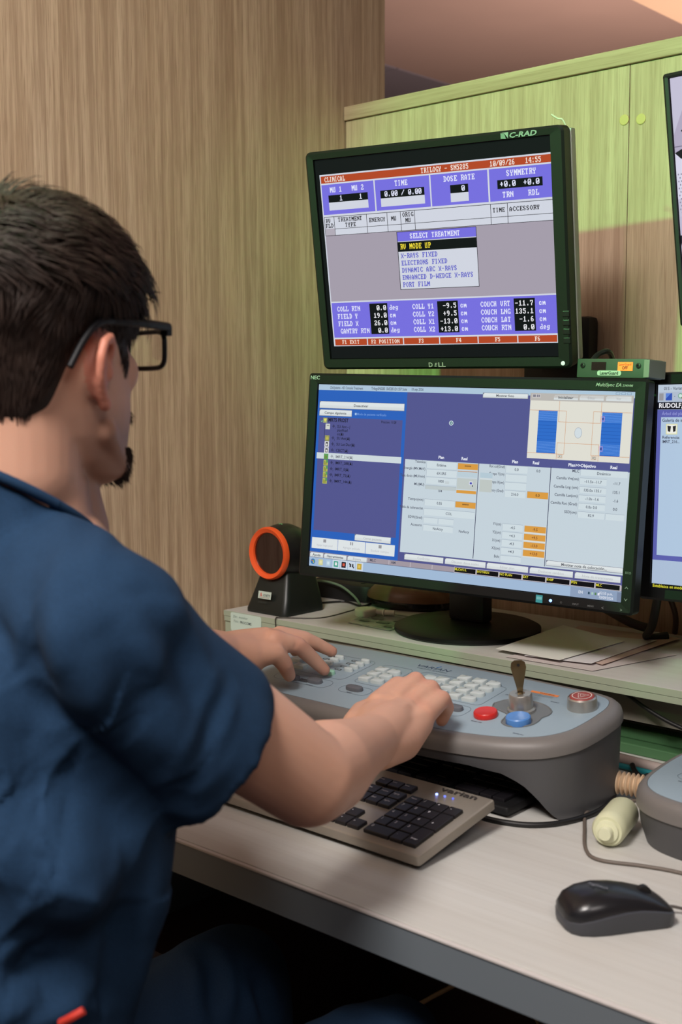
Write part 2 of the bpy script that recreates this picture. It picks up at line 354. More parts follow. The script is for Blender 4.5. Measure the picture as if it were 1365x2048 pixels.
p.rect(295.7, 52.8, 362.8, 64.8, BK, .45); p.pix(300, 54.4, '+0.0', 6, 9, T); p.pix(335, 54.4, '+0.0', 6, 9, T); p.pix(303, 69, 'TRN', 5.6, 9, T); p.pix(341, 69, 'RDL', 5.6, 9, T)
K = (40, 36, 44)
for a in (8.8, 26, 82.5, 117.4, 139.8, 163, 283.6, 309.2): p.rect(a-.4, 84.4, a+.4, 112.6, K, .45)
p.rect(8.5, 84.2, 376, 85, K, .45); p.rect(26, 102.5, 376, 103.2, K, .45); p.rect(8.5, 112, 376, 112.7, K, .45)
p.rect(9.3, 102, 25.4, 112, (176, 170, 182), .3)
for s_, x_, y_ in (('RV', 11, 87), ('FLD', 10.4, 94.4), ('TREATMENT', 33, 86.4), ('TYPE', 45, 94.6), ('ENERGY', 86.5, 90.5), ('MU', 124, 90.5), ('ORIG', 143, 86.4), ('MU', 147.5, 94.6), ('TIME', 287, 90), ('ACCESSORY', 312, 90)):
    p.pix(x_, y_, s_, 4.7 if s_ != 'ACCESSORY' else 5.1, 7.2, K)
p.rect(8.5, 112.7, 376, 212.4, GY, .3)
p.rect(131, 113.5, 260, 198.6, K, .45); p.rect(132, 114.3, 259.2, 197.8, WH, .5); p.rect(132, 114.3, 259.2, 127.6, BL, .55); p.pix(153, 117, 'SELECT TREATMENT', 5.1, 8.6, T, .7)
p.rect(132, 128.6, 259.2, 142.8, BK, .55); p.pix(136, 131.4, 'RV MODE UP', 5.1, 9.2, YL, .7)
for i, s_ in enumerate(('X-RAYS FIXED', 'ELECTRONS FIXED', 'DYNAMIC ARC X-RAYS', 'ENHANCED D-WEDGE X-RAYS', 'PORT FILM')): p.pix(136, 145.2+i*10.6, s_, 5.05, 8.2, (92, 92, 196), .7)
p.rect(8.5, 214.6, 376, 268.4, BL, .3)
cols = ((18, 75.4, 106.5, 110, ('COLL RTN', 'FIELD Y', 'FIELD X', 'GANTRY RTN'), ('0.0', '19.0', '26.0', '0.0'), ('deg', 'cm', 'cm', 'deg')),
        (149, 190.3, 224, 228, ('COLL Y1', 'COLL Y2', 'COLL X1', 'COLL X2'), ('-9.5', '+9.5', '-13.0', '+13.0'), ('cm',)*4),
        (260, 311.7, 343.8, 350, ('COUCH VRT', 'COUCH LNG', 'COUCH LAT', 'COUCH RTN'), ('-11.7', '135.1', '-1.6', '0.0'), ('cm', 'cm', 'cm', 'deg')))
for lx, bx0, bx1, ux, names, vals, units in cols:
    p.rect(bx0, 217.5, bx1, 264, BK, .45)
    for i in range(4):
        y = 220.4+i*11.4; p.pix(lx+(3 if i == 3 and lx == 18 else 0), y, names[i], 5.2, 8.6, T); p.pix(bx1-1.5-len(vals[i])*5.7, y, vals[i], 5.7, 8.6, (235, 235, 240)); p.pix(ux, y, units[i], 5.2, 8.6, T)
xs = (8.5, 67.3, 130, 190.8, 253.3, 315.5, 376)
for i, s_ in enumerate(('F1 EXIT', 'F2 POSITION', 'F3', 'F4', 'F5', 'F6')):
    p.rect(xs[i]+.6, 270.8, xs[i+1]-1.2, 280.6, RD, .3); c = (xs[i]+xs[i+1])/2; p.pix(c-len(s_)*2.25, 272.4, s_, 4.5, 7, (240, 220, 205))
p.build('screen', SCR, t)
def f(p):
    p.text(319, -2.2, 6.6, 'C-RAD', (132, 150, 140), 40, z=5.0, bold=.03, shear=.2)
    p.poly([(306, -9.5), (306, -1.8), (309, -1.8), (314, -1.2), (311.5, -8)], (108, 130, 118), 5.0); p.poly([(307, -9.8), (317.5, -10), (317, -1.5), (312, -8.2)], (132, 150, 140), 5.02)
    p.text(172, 314.5, 6.6, 'D', (150, 146, 140), 6.6, z=5.0, bold=.02); p.text(181.5, 313.9, 5.2, 'E', (150, 146, 140), 5, z=5.0, bold=.02, shear=.25); p.text(188, 314.5, 6.6, 'LL', (150, 146, 140), 12, z=5.0, bold=.02)
decal('lettering', t, Q, f)
MB().lathe([(.003, 0), (.003, .0008), (.0005, .0012)], 20, M @ Matrix.Translation((.3835, -.3105, .0042))).build('power_button', mat('lit white button', (200, 200, 205), .4, emit=((235, 230, 240), .35)), t)
for k in range(4): MB().box((.3855, -.245-k*.0125, .002), (.3955, -.2365-k*.0125, .0055), M, bev=.0012).build('menu_button', BLK, t)
MB().tube([M @ Vector(v) for v in ((.388, .012, -.03), (.384, .020, -.028), (.378, .022, -.026), (.370, .028, -.024))], .0012, 6).build('tape_scrap', mat('pale tape', (214, 208, 188), .6), t)
# --- wide monitors
NB = mat('near black monitor plastic', (15, 16, 16), .5, spec=.25, noise=(1500, .1, .1))
LG, PU, BB, CR, OR, TK = (196, 209, 218), (82, 84, 142), (42, 96, 186), (222, 220, 210), (216, 154, 66), (62, 62, 78)
def wide(TL, r1, r2, label, content, extra, base):
    t = thing('wide_monitor', label, 'monitor', W(base[0], base[1], -.40), group='wide monitors on the shelf')
    M, Q = frame_M(TL, r1, r2)
    panel(t, M, .509, .286, (.0175, .0172, .0185, .0165), .024, .005, NB, .036)
    p = Print(Q); content(p); p.build('screen', SCR, t)
    decal('lettering', t, Q, extra); stand(t, M, base[0], base[1], -.08)
    return t, M, Q
def nec_main(p):
    FL = (220, 226, 228); GT = (158, 160, 166); T = (70, 74, 92)
    p.rect(0, 0, 509, 286, LG, 0)
    p.rect(0, 0, 509, 8.6, (172, 196, 216), .1); p.text(21, 6.6, 4, 'ClinSystems - 4D Console Treatment', T, 60); p.text(96, 6.4, 4, 'TrilogySN5285  SN5285 ID:1557 Suite', T, 62); p.text(166, 6, 4, '10 sep 2026', T, 20)
    p.rect(0, 8.6, 159, 265, BB, .1); p.rect(159, 8.6, 509, 109, PU, .1); p.rect(159, 109, 162, 263, PU, .1)
    def btn(x0, y0, x1, y1, s, c=FL, tc=(90, 92, 100), h=3.6, wd=None, bold=.02):
        p.rect(x0-.5, y0-.5, x1+.6, y1+.7, (120, 122, 140), .2); p.poly([(x0, y0+2.2), (x0, y1), (x1, y1), (x1, y0), (x0+2.2, y0)], c, .25)
        p.rect(x0, (y0+y1)/2+.6, x1, y1, tuple(v-8 for v in c), .28); p.text((x0+x1)/2, (y0+y1)/2+h/2, h, s, tc, wd, 'c', .45, bold=bold)
    btn(3.6, 26.5, 155, 36.6, 'Desactivar', wd=26); btn(4, 39.4, 63, 48.4, 'Campo siguiente', wd=40); p.text(73, 46, 3.6, 'Modo de paciente verificado', (110, 150, 215), 52); p.rect(69, 42.6, 72, 46, (170, 200, 235), .3)
    p.rect(4.6, 51, 153.5, 229, PU, .2); D_ = (28, 26, 48)
    p.text(20, 57.6, 5.6, 'IMRT5 PROST', D_, 38, bold=.03); p.text(117, 56.6, 3.6, 'Fraccion: 11/28', D_, 26)
    p.rect(11.5, 52, 19.2, 60, (150, 160, 120), .3); p.poly([(12.5, 54), (15.4, 58.8), (18.2, 54), (15.4, 53)], (225, 220, 90), .4); p.poly([(7.5, 56.6), (9, 59), (11.5, 55.6), (9, 57.6)], (130, 220, 140), .4)
    p.rect(15, 63, 15.6, 84, D_, .3)
    rows = ((66.4, 'SU Ant - |', (205, 210, 205), 0), (84.6, 'SU Ant(\u0394)', (150, 150, 90), 1), (94, 'SU Lat Der(\u0394)', (225, 225, 225), 2), (103.6, 'CBCT(\u0394)', (225, 225, 225), 2), (113.4, 'IMRT_216(\u0394)', (90, 160, 90), 3), (123, 'IMRT_288(\u0394)', (175, 180, 90), 3), (132.6, 'IMRT_0(\u0394)', (175, 180, 90), 3), (142, 'IMRT_72(\u0394)', (175, 180, 90), 3), (151.6, 'IMRT_144(\u0394)', (175, 180, 90), 3))
    p.rect(3, 106.6, 155.2, 116.2, (205, 215, 220), .3)
    for y, s, c, k in rows:
        tc = (110, 110, 120) if '216' in s else D_
        p.rect(16.6, y-5.4, 24.8, y+3.4, c, .4)
        if k == 0: p.rect(19, y-3, 23.6, y-2.2, (90, 90, 90), .5)
        elif k == 1: p.rect(18.2, y-1.6, 23.4, y-.2, (200, 190, 80), .5); p.rect(20, y-3.4, 21.4, y+2, (200, 190, 80), .5)
        elif k == 2: p.rect(18.6, y-4, 23, y+2.4, (20, 20, 24), .5); p.rect(19.6, y-2, 22, y+1.4, (225, 225, 225), .55)
        else: p.rect(21.4, y-5.4, 24.8, y-1, (90, 155, 90), .5); p.rect(18.4, y-3.4, 19.6, y+2.4, (120, 120, 50), .52); p.rect(20.8, y-2, 22.2, y+2.4, (120, 120, 50), .52)
        p.rect(28.6, y-2, 34.4, y-1.6, tc, .45); p.rect(31.2, y-4.6, 31.7, y+1, tc, .45); p.frame(30, y-3.2, 33, y-.4, .4, tc, .45); p.text(34.4, y+2.2, 2.8, '1', tc)
        p.text(38.4, y+.4, 4.2, s, tc)
    p.text(38.4, 72.4, 4.2, 'planificad', D_, 19); p.text(38.4, 78.4, 4.2, 'o)(\u0394)', D_)
    btn(81.5, 229.6, 145, 238.6, 'Cerrar paciente', tc=GT, wd=32, bold=0)
    for a, b, s, k in ((3, 51, 'Agregar imagen portal', 0), (51.6, 101, 'Agregar pelicula', 1), (101.8, 153, 'Excluir campo', 2)):
        p.rect(a, 240.4, b, 257.6, FL, .2); c = (a+b)/2; p.rect(c-2.6, 242.4, c+2.6, 247.2, (150, 150, 155), .3); p.text(c, 253.4, 3.2, s, (190, 194, 200), (b-a)*.62, 'c', .3)
        if k == 1: p.rect(c-.6, 242.4, c+.6, 247.2, FL, .35)
    p.rect(0, 263.2, 509, 270.6, (160, 150, 160), .12)
    btn(1, 264.4, 25.4, 271.4, 'Ayuda', h=3.8, wd=15); btn(27.4, 264.2, 68.4, 271.4, 'Herramientas', h=3.8, wd=30); btn(70.6, 264, 105, 271, 'Espera', tc=GT, h=3.8, wd=14, bold=0)
    p.text(111, 268.6, 4, 'MLC', T); p.text(148, 268.6, 4, 'AM', T)
    for a in (105.6, 144, 181, 218, 255): p.rect(a, 263.6, a+.7, 270.4, (206, 200, 206), .3)
    p.rect(0, 271.4, 509, 286, (160, 184, 212), .14); p.rect(0, 270.6, 509, 271.5, (112, 116, 138), .2)
    for i, (c1, c2, s_) in enumerate((((50, 120, 180), (210, 190, 60), 0), ((205, 205, 150), (225, 220, 170), 0), ((175, 200, 215), (205, 222, 232), 0), ((70, 160, 140), (220, 225, 225), 1), ((30, 24, 40), (210, 90, 70), 1), ((60, 60, 66), (220, 224, 228), 1), ((190, 160, 60), (220, 190, 90), 1))):
        x = 3+i*14.2
        if s_: p.rect(x-2, 272.2, x+11, 285.4, (202, 214, 228), .2)
        if i == 0: p.poly([(x+4+4.4*math.cos(a*.52), 278.8+4.4*math.sin(a*.52)) for a in range(12)][::-1], c1, .3); p.rect(x+1.6, 276.6, x+3.8, 278.6, (205, 90, 60), .4); p.rect(x+4.2, 276.6, x+6.4, 278.6, (120, 180, 80), .4); p.rect(x+4.2, 279, x+6.4, 281, c2, .4)
        elif i == 5:
            for q in ((x+1, 276, x+4, 281), (x+5.4, 276, x+8, 281), (x, 275, x+1.6, 277.4), (x+7.4, 280, x+9.4, 282.6)): p.rect(*q, c1, .4)
        else: p.rect(x+.4, 274.4, x+8.4, 283.4, c1, .3); p.rect(x+2.4, 276.4, x+6.4, 281, c2, .4)
    # top right drawing
    p.rect(357.4, 5, 507.6, 15.4, (184, 180, 176), .25); btn(284, 6.8, 353.6, 13.2, 'Mostrar foto', h=3.4, wd=28)
    btn(393, 6.8, 428.4, 13.6, 'Inicializar', h=3.6, wd=22); btn(430.8, 6.6, 465.6, 13.2, 'Editar', tc=(165, 165, 170), h=3.4, bold=0); btn(468.8, 6.4, 504.4, 13.2, 'Ver', tc=(165, 165, 170), h=3.4, bold=0)
    p.rect(360.6, 6.4, 373, 11.4, (205, 200, 200), .4); p.rect(361.6, 7.2, 366, 10.6, (130, 128, 140), .5); p.rect(367.4, 7.2, 372, 10.6, (130, 128, 140), .5); p.rect(369.4, 7.2, 370, 10.6, (205, 200, 200), .55)
    for a, b in ((482, 488), (490, 496), (498, 504)): p.frame(a, 1.2, b, 4.4, .5, (120, 140, 165), .3)
    p.rect(358, 15.4, 507.4, 97, CR, .25)
    OL = (205, 140, 90)
    for a, b, c, d in ((358, 28.7, 413, 29.2), (452.4, 28.3, 507, 28.8), (358, 88.9, 413, 89.4), (452, 88.5, 507, 89), (401.9, 15.4, 402.4, 44.3), (463, 15.4, 463.5, 44.2), (401.9, 44, 463.5, 44.5), (412.8, 29, 413.3, 89), (452.2, 28.3, 452.7, 89), (402, 73.3, 463, 73.8), (402, 73.3, 402.5, 96.4), (462.8, 73.3, 463.3, 96.4)): p.rect(a, b, c, d, OL, .45)
    for a, b in ((371.7, 400), (464.8, 493.2)):
        p.rect(a, 29, b, 88.7, (44, 106, 200), .35)
        for i in range(24):
            y = 30.2+i*1.5 if i < 9 else (44.5+(i-9)*4.9 if i < 15 else 73+(i-15)*1.65)
            p.rect(a, y, b, y+.45, (110, 160, 235) if i < 9 or i >= 15 else (30, 82, 170), .4)
    for y in (38, 79): p.frame(463.6, y-3.4, 468.6, y+3.4, .5, (215, 150, 200), .5); p.rect(465, y-1.4, 467.4, y+1.4, (60, 60, 140), .5)
    for x, s in ((407.5, 'X1'), (457, 'X2')): p.frame(x-3.6, 89.6, x+3.6, 94.6, .4, OL, .5); p.text(x, 93.8, 3.2, s, (80, 60, 50), None, 'c', .5)
    hd = [(432+5.6*math.sin(a)*(1 if math.sin(a) > 0 else .95), 58.5-7.6*math.cos(a)) for a in [i*math.pi/9 for i in range(18)]]
    p.poly(hd[::-1], (140, 150, 170), .4); p.poly([(432+(x-432)*.92, 58.5+(y-58.5)*.94) for x, y in hd][::-1], (208, 218, 224), .45)
    # rotate cursor
    for r_, c, z in ((3.6, (225, 235, 240), .5), (2.6, (50, 110, 120), .55), (1, (230, 235, 240), .6)): p.poly([(235.5+r_*math.cos(a*.52), 52.2+r_*math.sin(a*.52)) for a in range(12)][::-1], c, z)
    # plan tables
    for x, s in ((222.6, 'Plan'), (260.6, 'Real'), (340.7, 'Plan'), (372.6, 'Real'), (441, 'Plan>>Objetivo'), (486.3, 'Real')): p.text(x, 105.4, 4.2, s, (232, 236, 245), None if len(s) < 6 else 40, 'c', .4, bold=.03)
    p.rect(159, 249.2, 509, 263.2, PU, .14); p.rect(283.6, 109, 284.6, 247.6, (50, 50, 84), .3); p.rect(395, 107.5, 396, 248, (50, 50, 84), .3)
    def cell(x0, y0, x1, y1, s='', c=(206, 218, 224), tc=T):
        p.rect(x0-.4, y0-.5, x1, y1, (158, 170, 184), .2); p.rect(x0, y0, x1, y1, c, .3)
        if s: p.text((x0+x1)/2, (y0+y1)/2+1.9, 3.7, s, tc, None, 'c', .45)
    def lab(x, y, s, wd=None): p.text(x, y, 3.8, s, T, wd, 'r', .4)
    for (y, s, wd) in ((113.4, 'T\u00e9cnica', 18), (123.6, 'Energ\u00eda (MV,MeV)', 36), (135, 'Tasa dosis (MU/min)', 42), (147, 'MU(MU)', 17), (169.6, 'Tiempo(min)', 26), (182.4, 'Tabla de tolerancias', 40), (196.6, 'EDW(Grad)', 24), (207.8, 'Accesorio', 19)): lab(197, y, s, wd)
    cell(199, 109.6, 248.6, 120, 'Est\u00e1tica'); cell(199.4, 122, 249.4, 132, '6X-SRS'); cell(199.4, 133.6, 249.8, 143.4, '1000'); cell(199, 146, 250, 151.6, '', (188, 198, 200)); p.text(224, 154.6, 3.4, '104', T, None, 'c', .4)
    cell(199, 166.6, 248.8, 176, '0.55'); cell(199, 180.6, 282, 190.4, 'COL'); cell(199, 194, 222.6, 202); cell(224, 194, 249, 202); cell(199, 205, 249, 213.6, 'NoAccy'); p.text(267, 211.6, 3.7, 'NoAccy', T, None, 'c', .4)
    ob = (70, 50, 40)
    cell(250.8, 110.4, 283, 119, '*****', OR, ob); p.rect(250.8, 121.4, 282.6, 122.4, (190, 130, 80), .4); p.rect(250.6, 122.6, 282.6, 130, (186, 204, 214), .35); p.rect(250.6, 132, 282.6, 148, (190, 198, 196), .35)
    p.rect(250.6, 149.6, 282.6, 154, OR, .35); cell(250.4, 166.6, 283, 175.2, '*****', OR, ob); p.frame(270.6, 136, 276, 141, 1, (220, 225, 235), .5); p.rect(271.6, 137, 275, 140, (70, 70, 170), .52); p.rect(275.6, 141, 277, 143.6, (60, 60, 70), .5)
    p.rect(231, 138, 238, 142, (196, 206, 210), .5)
    for (y, s, wd) in ((113.4, 'Rot col(Grad)', 24), (124, 'Campo Y(cm)', 24), (136, 'Campo X(cm)', 24), (148, 'Gantry (Grad)', 24), (196, 'Y1(cm)', 13), (208, 'Y2(cm)', 13), (219.6, 'X1(cm)', 13), (231, 'X2(cm)', 13), (242.6, 'Bolo', 8)): lab(325.4, y, s, wd)
    p.rect(287.4, 121.8, 307, 129.4, (180, 200, 212), .5); p.rect(287.4, 132, 307, 149.6, (190, 197, 194), .5); p.rect(287.4, 129.4, 307, 132, (205, 214, 218), .5)
    cell(327, 109.4, 360.6, 119.4, '0.0'); cell(327.2, 121.8, 360, 131.8); cell(327.2, 133.4, 360, 143.4); cell(327.4, 145.2, 359.4, 154.4, '216.0'); p.text(377, 116.4, 3.7, '0.0', T, None, 'c'); cell(362.4, 144.4, 394, 153.6, '0.0', OR, ob)
    for y, a, b in ((193, '-4.5', '-9.5'), (204.6, '+4.3', '+9.5'), (216, '-4.3', '-13.0'), (227.4, '+4.3', '+13.0')):
        cell(327.4, y, 359, y+9.4, a); p.rect(361, y-1, 394.6, y+10.4, (216, 218, 214), .2); cell(361.6, y+.2, 394, y+8.8, b, OR, (110, 50, 40))
    cell(327, 238.8, 359, 247)
    for y, s, wd, a, b in ((113.2, 'MLC', 10, None, None), (124, 'Camilla Vrt(cm)', 33, '-11.5\u00bb -11.7', '-11.7'), (136, 'Camilla Lng (cm)', 36, '135.0\u00bb 135.1', '135.1'), (147.6, 'Camilla Lat(cm)', 34, '-1.0\u00bb -1.6', '-1.6'), (159, 'Camilla Rot (Grad)', 39, '0.0\u00bb 0.0', '0.0'), (170.6, 'SSD(cm)', 18, '82.9', '')):
        lab(437.4, y, s, wd)
        if a is None: cell(439.4, 108.6, 506.4, 117, 'Din\u00e1mico')
        else:
            cell(439.2, y-3.4, 477.6, y+5, a)
            if b: p.text(492, y+3, 3.7, b, T, None, 'c')
            else: cell(479, y-3.4, 505.6, y+5)
    btn(397.8, 239.4, 508.6, 246, 'Mostrar nota de colocaci\u00f3n...', h=3.8, wd=66)
    for a, b, s, wd in ((170.6, 236, 'Confirmar', 21), (239, 304.6, 'Obtener datos reales', 44), (306.8, 371, 'Editar plan', 22), (373.6, 438, 'Deshacer cambios', 38), (441, 506.4, 'Nota de tratamiento', 44)): btn(a, 251.4, b, 259.6, s, tc=(178, 180, 188), h=3.6, wd=wd, bold=0)
    x = 255.4
    for s in ('MLCWS IL', 'EVDYNRLN', 'NO PLAN', 'EXT', 'RVBP', 'IPSN', 'MLC'): p.rect(x-.8, 262.6, x+35.6, 271, (196, 190, 198), .25); p.rect(x, 263.4, x+34.2, 270.2, (14, 12, 16), .35); p.text(x+.6, 267.4, 3.2, s, (225, 215, 60), None if len(s) < 6 else 19, 'l', .5, bold=.02); x += 36.1
    p.rect(436, 272, 509, 286, (140, 158, 186), .2); p.text(448, 280, 3.8, 'EN', (225, 230, 240)); p.text(497, 278, 3.6, '02:55 p.m.', (225, 230, 240), 19, 'r'); p.text(498, 284, 3.6, '10/09/2026', (225, 230, 240), 20, 'r')
    for x, c in ((463, (40, 70, 90)), (468, (170, 205, 185)), (472.6, (90, 130, 90)), (477, (225, 225, 235))): p.rect(x-1.3, 276.6, x+1.3, 280, c, .4)
    p.rect(503, 272.6, 508.6, 285.6, (120, 134, 160), .3)
def nec_extra(p):
    p.text(-13, -7.4, 5.6, 'NEC', (150, 156, 152), 17, z=5, bold=.02); p.text(454.5, -6.2, 4.6, 'MultiSync EA', (140, 150, 140), 36, z=5, shear=.3); p.text(492, -6.2, 3.2, '234WMi', (140, 150, 140), 15, z=5, shear=.3)
    p.rect(387.5, 288.6, 397.6, 299.4, (60, 160, 170), 5); p.rect(388.6, 291, 396.4, 295, (120, 195, 200), 5.1)
    for x, s in ((424, '\u25cb'), (442, 'INPUT'), (464, 'MENU')): p.text(x, 296.6, 2.4, s, (110, 112, 112), z=5)
    p.text(484, 298, 4.4, '<', (120, 122, 122), z=5); p.text(510, 298, 4.4, '>', (120, 122, 122), z=5); p.text(514, 246, 3, 'ECO', (110, 112, 112), z=5)
    p.poly([(514.6, 266), (517, 263), (519.4, 266), (518.8, 266.6), (517, 264.4), (515.2, 266.6)], (120, 122, 122), 5); p.poly([(514.6, 280), (515.2, 279.4), (517, 281.6), (518.8, 279.4), (519.4, 280), (517, 283)], (120, 122, 122), 5)
t, M, Q = wide((-1.291, 1.389, .004), (.9847, .1725, -.0242), (.0108, .078, .9969), 'wide black monitor in the centre showing tables, a plan drawing and orange cells', nec_main, nec_extra, (-1.143, 1.585))
MB().lathe([(.0022, 0), (.0022, .0006), (.0004, .001)], 16, M @ Matrix.Translation((.4096, -.2946, .0046))).build('power_light', mat('blue power light', (120, 160, 255), .4, emit=((130, 170, 255), 2.5)), t)
def nec_right(p):
    p.rect(0, 0, 509, 286, (172, 190, 214), 0); p.rect(0, 0, 509, 10, (186, 200, 216), .1); p.text(9, 7.4, 4.2, '01S - Varian Medical Systems', (80, 84, 100))
    p.rect(0, 10, 509, 24, (176, 188, 206), .1); p.rect(2, 12, 8.6, 22, (150, 150, 156), .3); p.rect(12, 12, 21.6, 22, (50, 82, 180), .3); p.poly([(12, 12), (12, 20), (20, 12)], (90, 130, 215), .4)
    p.rect(25, 16, 26, 17, (70, 70, 90), .3); p.poly([(34+3.6*math.cos(a*.6), 15.8+3.6*math.sin(a*.6)) for a in range(10)][::-1], (90, 150, 120), .3); p.poly([(34+2.6*math.cos(a*.6), 15.8+2.6*math.sin(a*.6)) for a in range(10)][::-1], (205, 225, 220), .4); p.poly([(36, 18), (35.2, 19), (39, 22.4), (40, 21.4)], (140, 110, 80), .4)
    p.rect(0, 24.4, 509, 34.6, (20, 20, 30), .1); p.text(2.4, 32.2, 6.4, 'RUDOLF, A', (235, 235, 240), 44, bold=.03)
    p.rect(0, 35, 509, 246, (92, 96, 172), .1); p.text(7, 42.4, 4.2, '\u00c1rbol del plan', (150, 154, 215), 34); p.rect(6, 45.4, 509, 239, (176, 198, 222), .2); p.text(8, 51.8, 4.4, 'Galer\u00eda de im\u00e1genes', (50, 52, 72), 50)
    p.rect(14, 54.6, 31, 69.4, (222, 220, 160), .3); p.rect(15.2, 55.8, 29.8, 68.2, (236, 236, 228), .35); p.poly([(16, 57), (17, 65), (20.4, 66), (21.6, 58)], (40, 40, 40), .4); p.poly([(24, 58), (25, 66), (28.4, 65), (29, 57)], (40, 40, 40), .4)
    p.text(9, 75.4, 4, 'Referencia:', (50, 52, 72), 26); p.text(9, 81.4, 4, 'IMRT_216...', (50, 52, 72), 26)
    p.rect(0, 279.4, 509, 286, (20, 20, 18), .2); p.text(2, 284.4, 4.2, 'Establezca en modo activo', (226, 220, 60), 62)
wide((-.799, 1.56, .001), (.9998, .0, .02), (.0, .06, .998), 'wide black monitor at the right edge showing a name bar and image gallery', nec_right, lambda p: p.text(-13+0, -7, 5.6, 'NEC', (150, 156, 152), 17, z=5, bold=.02), (-.53, 1.69))
# --- tilted camera monitor, top right
t = thing('wall_monitor', 'black tilted monitor at the top right edge showing a white machine room', 'monitor', W(-.50, 1.79, .25))
M, Q = frame_M((-.738, 1.452, .388), (1, 0, .022), (.0, -.167, .985))
panel(t, M, .475, .30, (.0085, .0065, .012, .014), .022, .004, BLKM)
MB().box((.19, -.20, -.10), (.29, -.10, -.053), M, bev=.004).build('mount_plate', BLKM, t)
MB().box(W(-.53, 1.58, .20), W(-.47, 1.798, .26), bev=.004).build('mount_arm', BLKM, t)
p = Print(Q); p.rect(0, 0, 475, 300, (196, 192, 214), 0)
p.poly([(0, 70), (14, 40), (60, 22), (475, 20), (475, 120), (0, 120)], (176, 168, 192), .1); p.rect(0, 92, 475, 150, (214, 212, 232), .15)
p.poly([(10, 66), (24, 74), (475, 52), (475, 40), (22, 55)], (40, 38, 44), .3); p.poly([(0, 92), (8, 100), (60, 96), (475, 80), (475, 66), (30, 80)], (30, 28, 34), .3); p.rect(0, 84, 475, 85, (110, 104, 126), .3)
for i in range(14):
    for j in range(12): p.rect(2+i*4+(j % 2)*2, 118+j*4.4, 3.6+i*4+(j % 2)*2, 120+j*4.4, (140, 136, 158), .3)
p.rect(0, 172, 475, 214, (190, 184, 208), .2); p.rect(0, 196, 475, 206, (40, 38, 50), .3)
for i in range(10): p.poly([(i*7, 206), (i*7+1.4, 206), (i*7+5, 222), (i*7+3.6, 222)], (50, 48, 60), .3)
for i in range(14):
    for j in range(8): p.rect(2+i*4+(j % 2)*2, 240+j*4.4, 3.6+i*4+(j % 2)*2, 242+j*4.4, (150, 148, 170), .3)
p.build('screen', SCR, t)
# --- laser status box standing on the central monitor
t = thing('laser_status_box', 'small flat green-lit box with an orange display, on top of the central wide monitor', 'control box', W(-.845, 1.50, .012))
M = axes(W(-.895, 1.502, .0385), Vector((.9847, -.03, -.02)).normalized(), Vector((.02, .05, .998)).normalized(), Vector((-.03, -.998, .05)).normalized())
BX = mat('dark green grey painted metal', (58, 74, 62), .5)
hsg = MB().box((0, -.0265, -.045), (.110, 0, 0), M, bev=.0018).build('housing', BX, t, smooth=30)
MB().box((.106, -.0255, -.045), (.1145, -.001, .001), M, bev=.001).build('end_cap', mat('pale box end', (120, 128, 118), .5), t)
for x in (.010, .098): MB().lathe([(.0036, 0), (.0036, .0016), (.0016, .002), (.0014, .0008), (.0002, .0008)], 16, M @ Matrix.Translation((x, -.0095, 0))).build('screw', BLK, hsg)
MB().box((.024, -.016, -.002), (.047, -.0045, .0008), M).build('window', BLKG, t)
MB().box((.066, -.0165, -.002), (.089, -.0045, .0008), M).build('display', mat('orange display', (230, 120, 50), .4, emit=((240, 132, 56), .9)), t)
Q = mm(M @ Vector((0, 0, 0)), M.col[0].xyz, -M.col[1].xyz, M.col[2].xyz)
def f(p):
    p.text(77.5, 9.2, 3, 'LaserGuard', (170, 70, 30), 19, 'c', 1.2); p.text(77.5, 14.6, 4, 'OFF', (90, 30, 20), 9, 'c', 1.2, bold=.03)
decal('display_lettering', t, Q, f)
decal('name_label', t, Q, lambda p: (p.poly(rrect(34, 16.4, 72, 23.4, 3)[::-1], (176, 190, 176), 1.0), p.text(53, 22, 4.4, 'LaserGuard', (40, 56, 48), 29, 'c', 1.2, bold=.03)), 'pale green printed name label')
MB().tube([W(-.892, 1.538, .036), W(-.888, 1.55, .046), W(-.882, 1.57, .048), W(-.90, 1.62, .02)], .004, 8).build('cable_plug', BLK, t)
def Zp(u, v, z):                              # point of the horizontal plane z (from eye level) behind pixel u, v
    r = P(u, v, 1)-Vector((0, 0, EYE)); return Vector((0, 0, EYE))+r*(z/r.z)
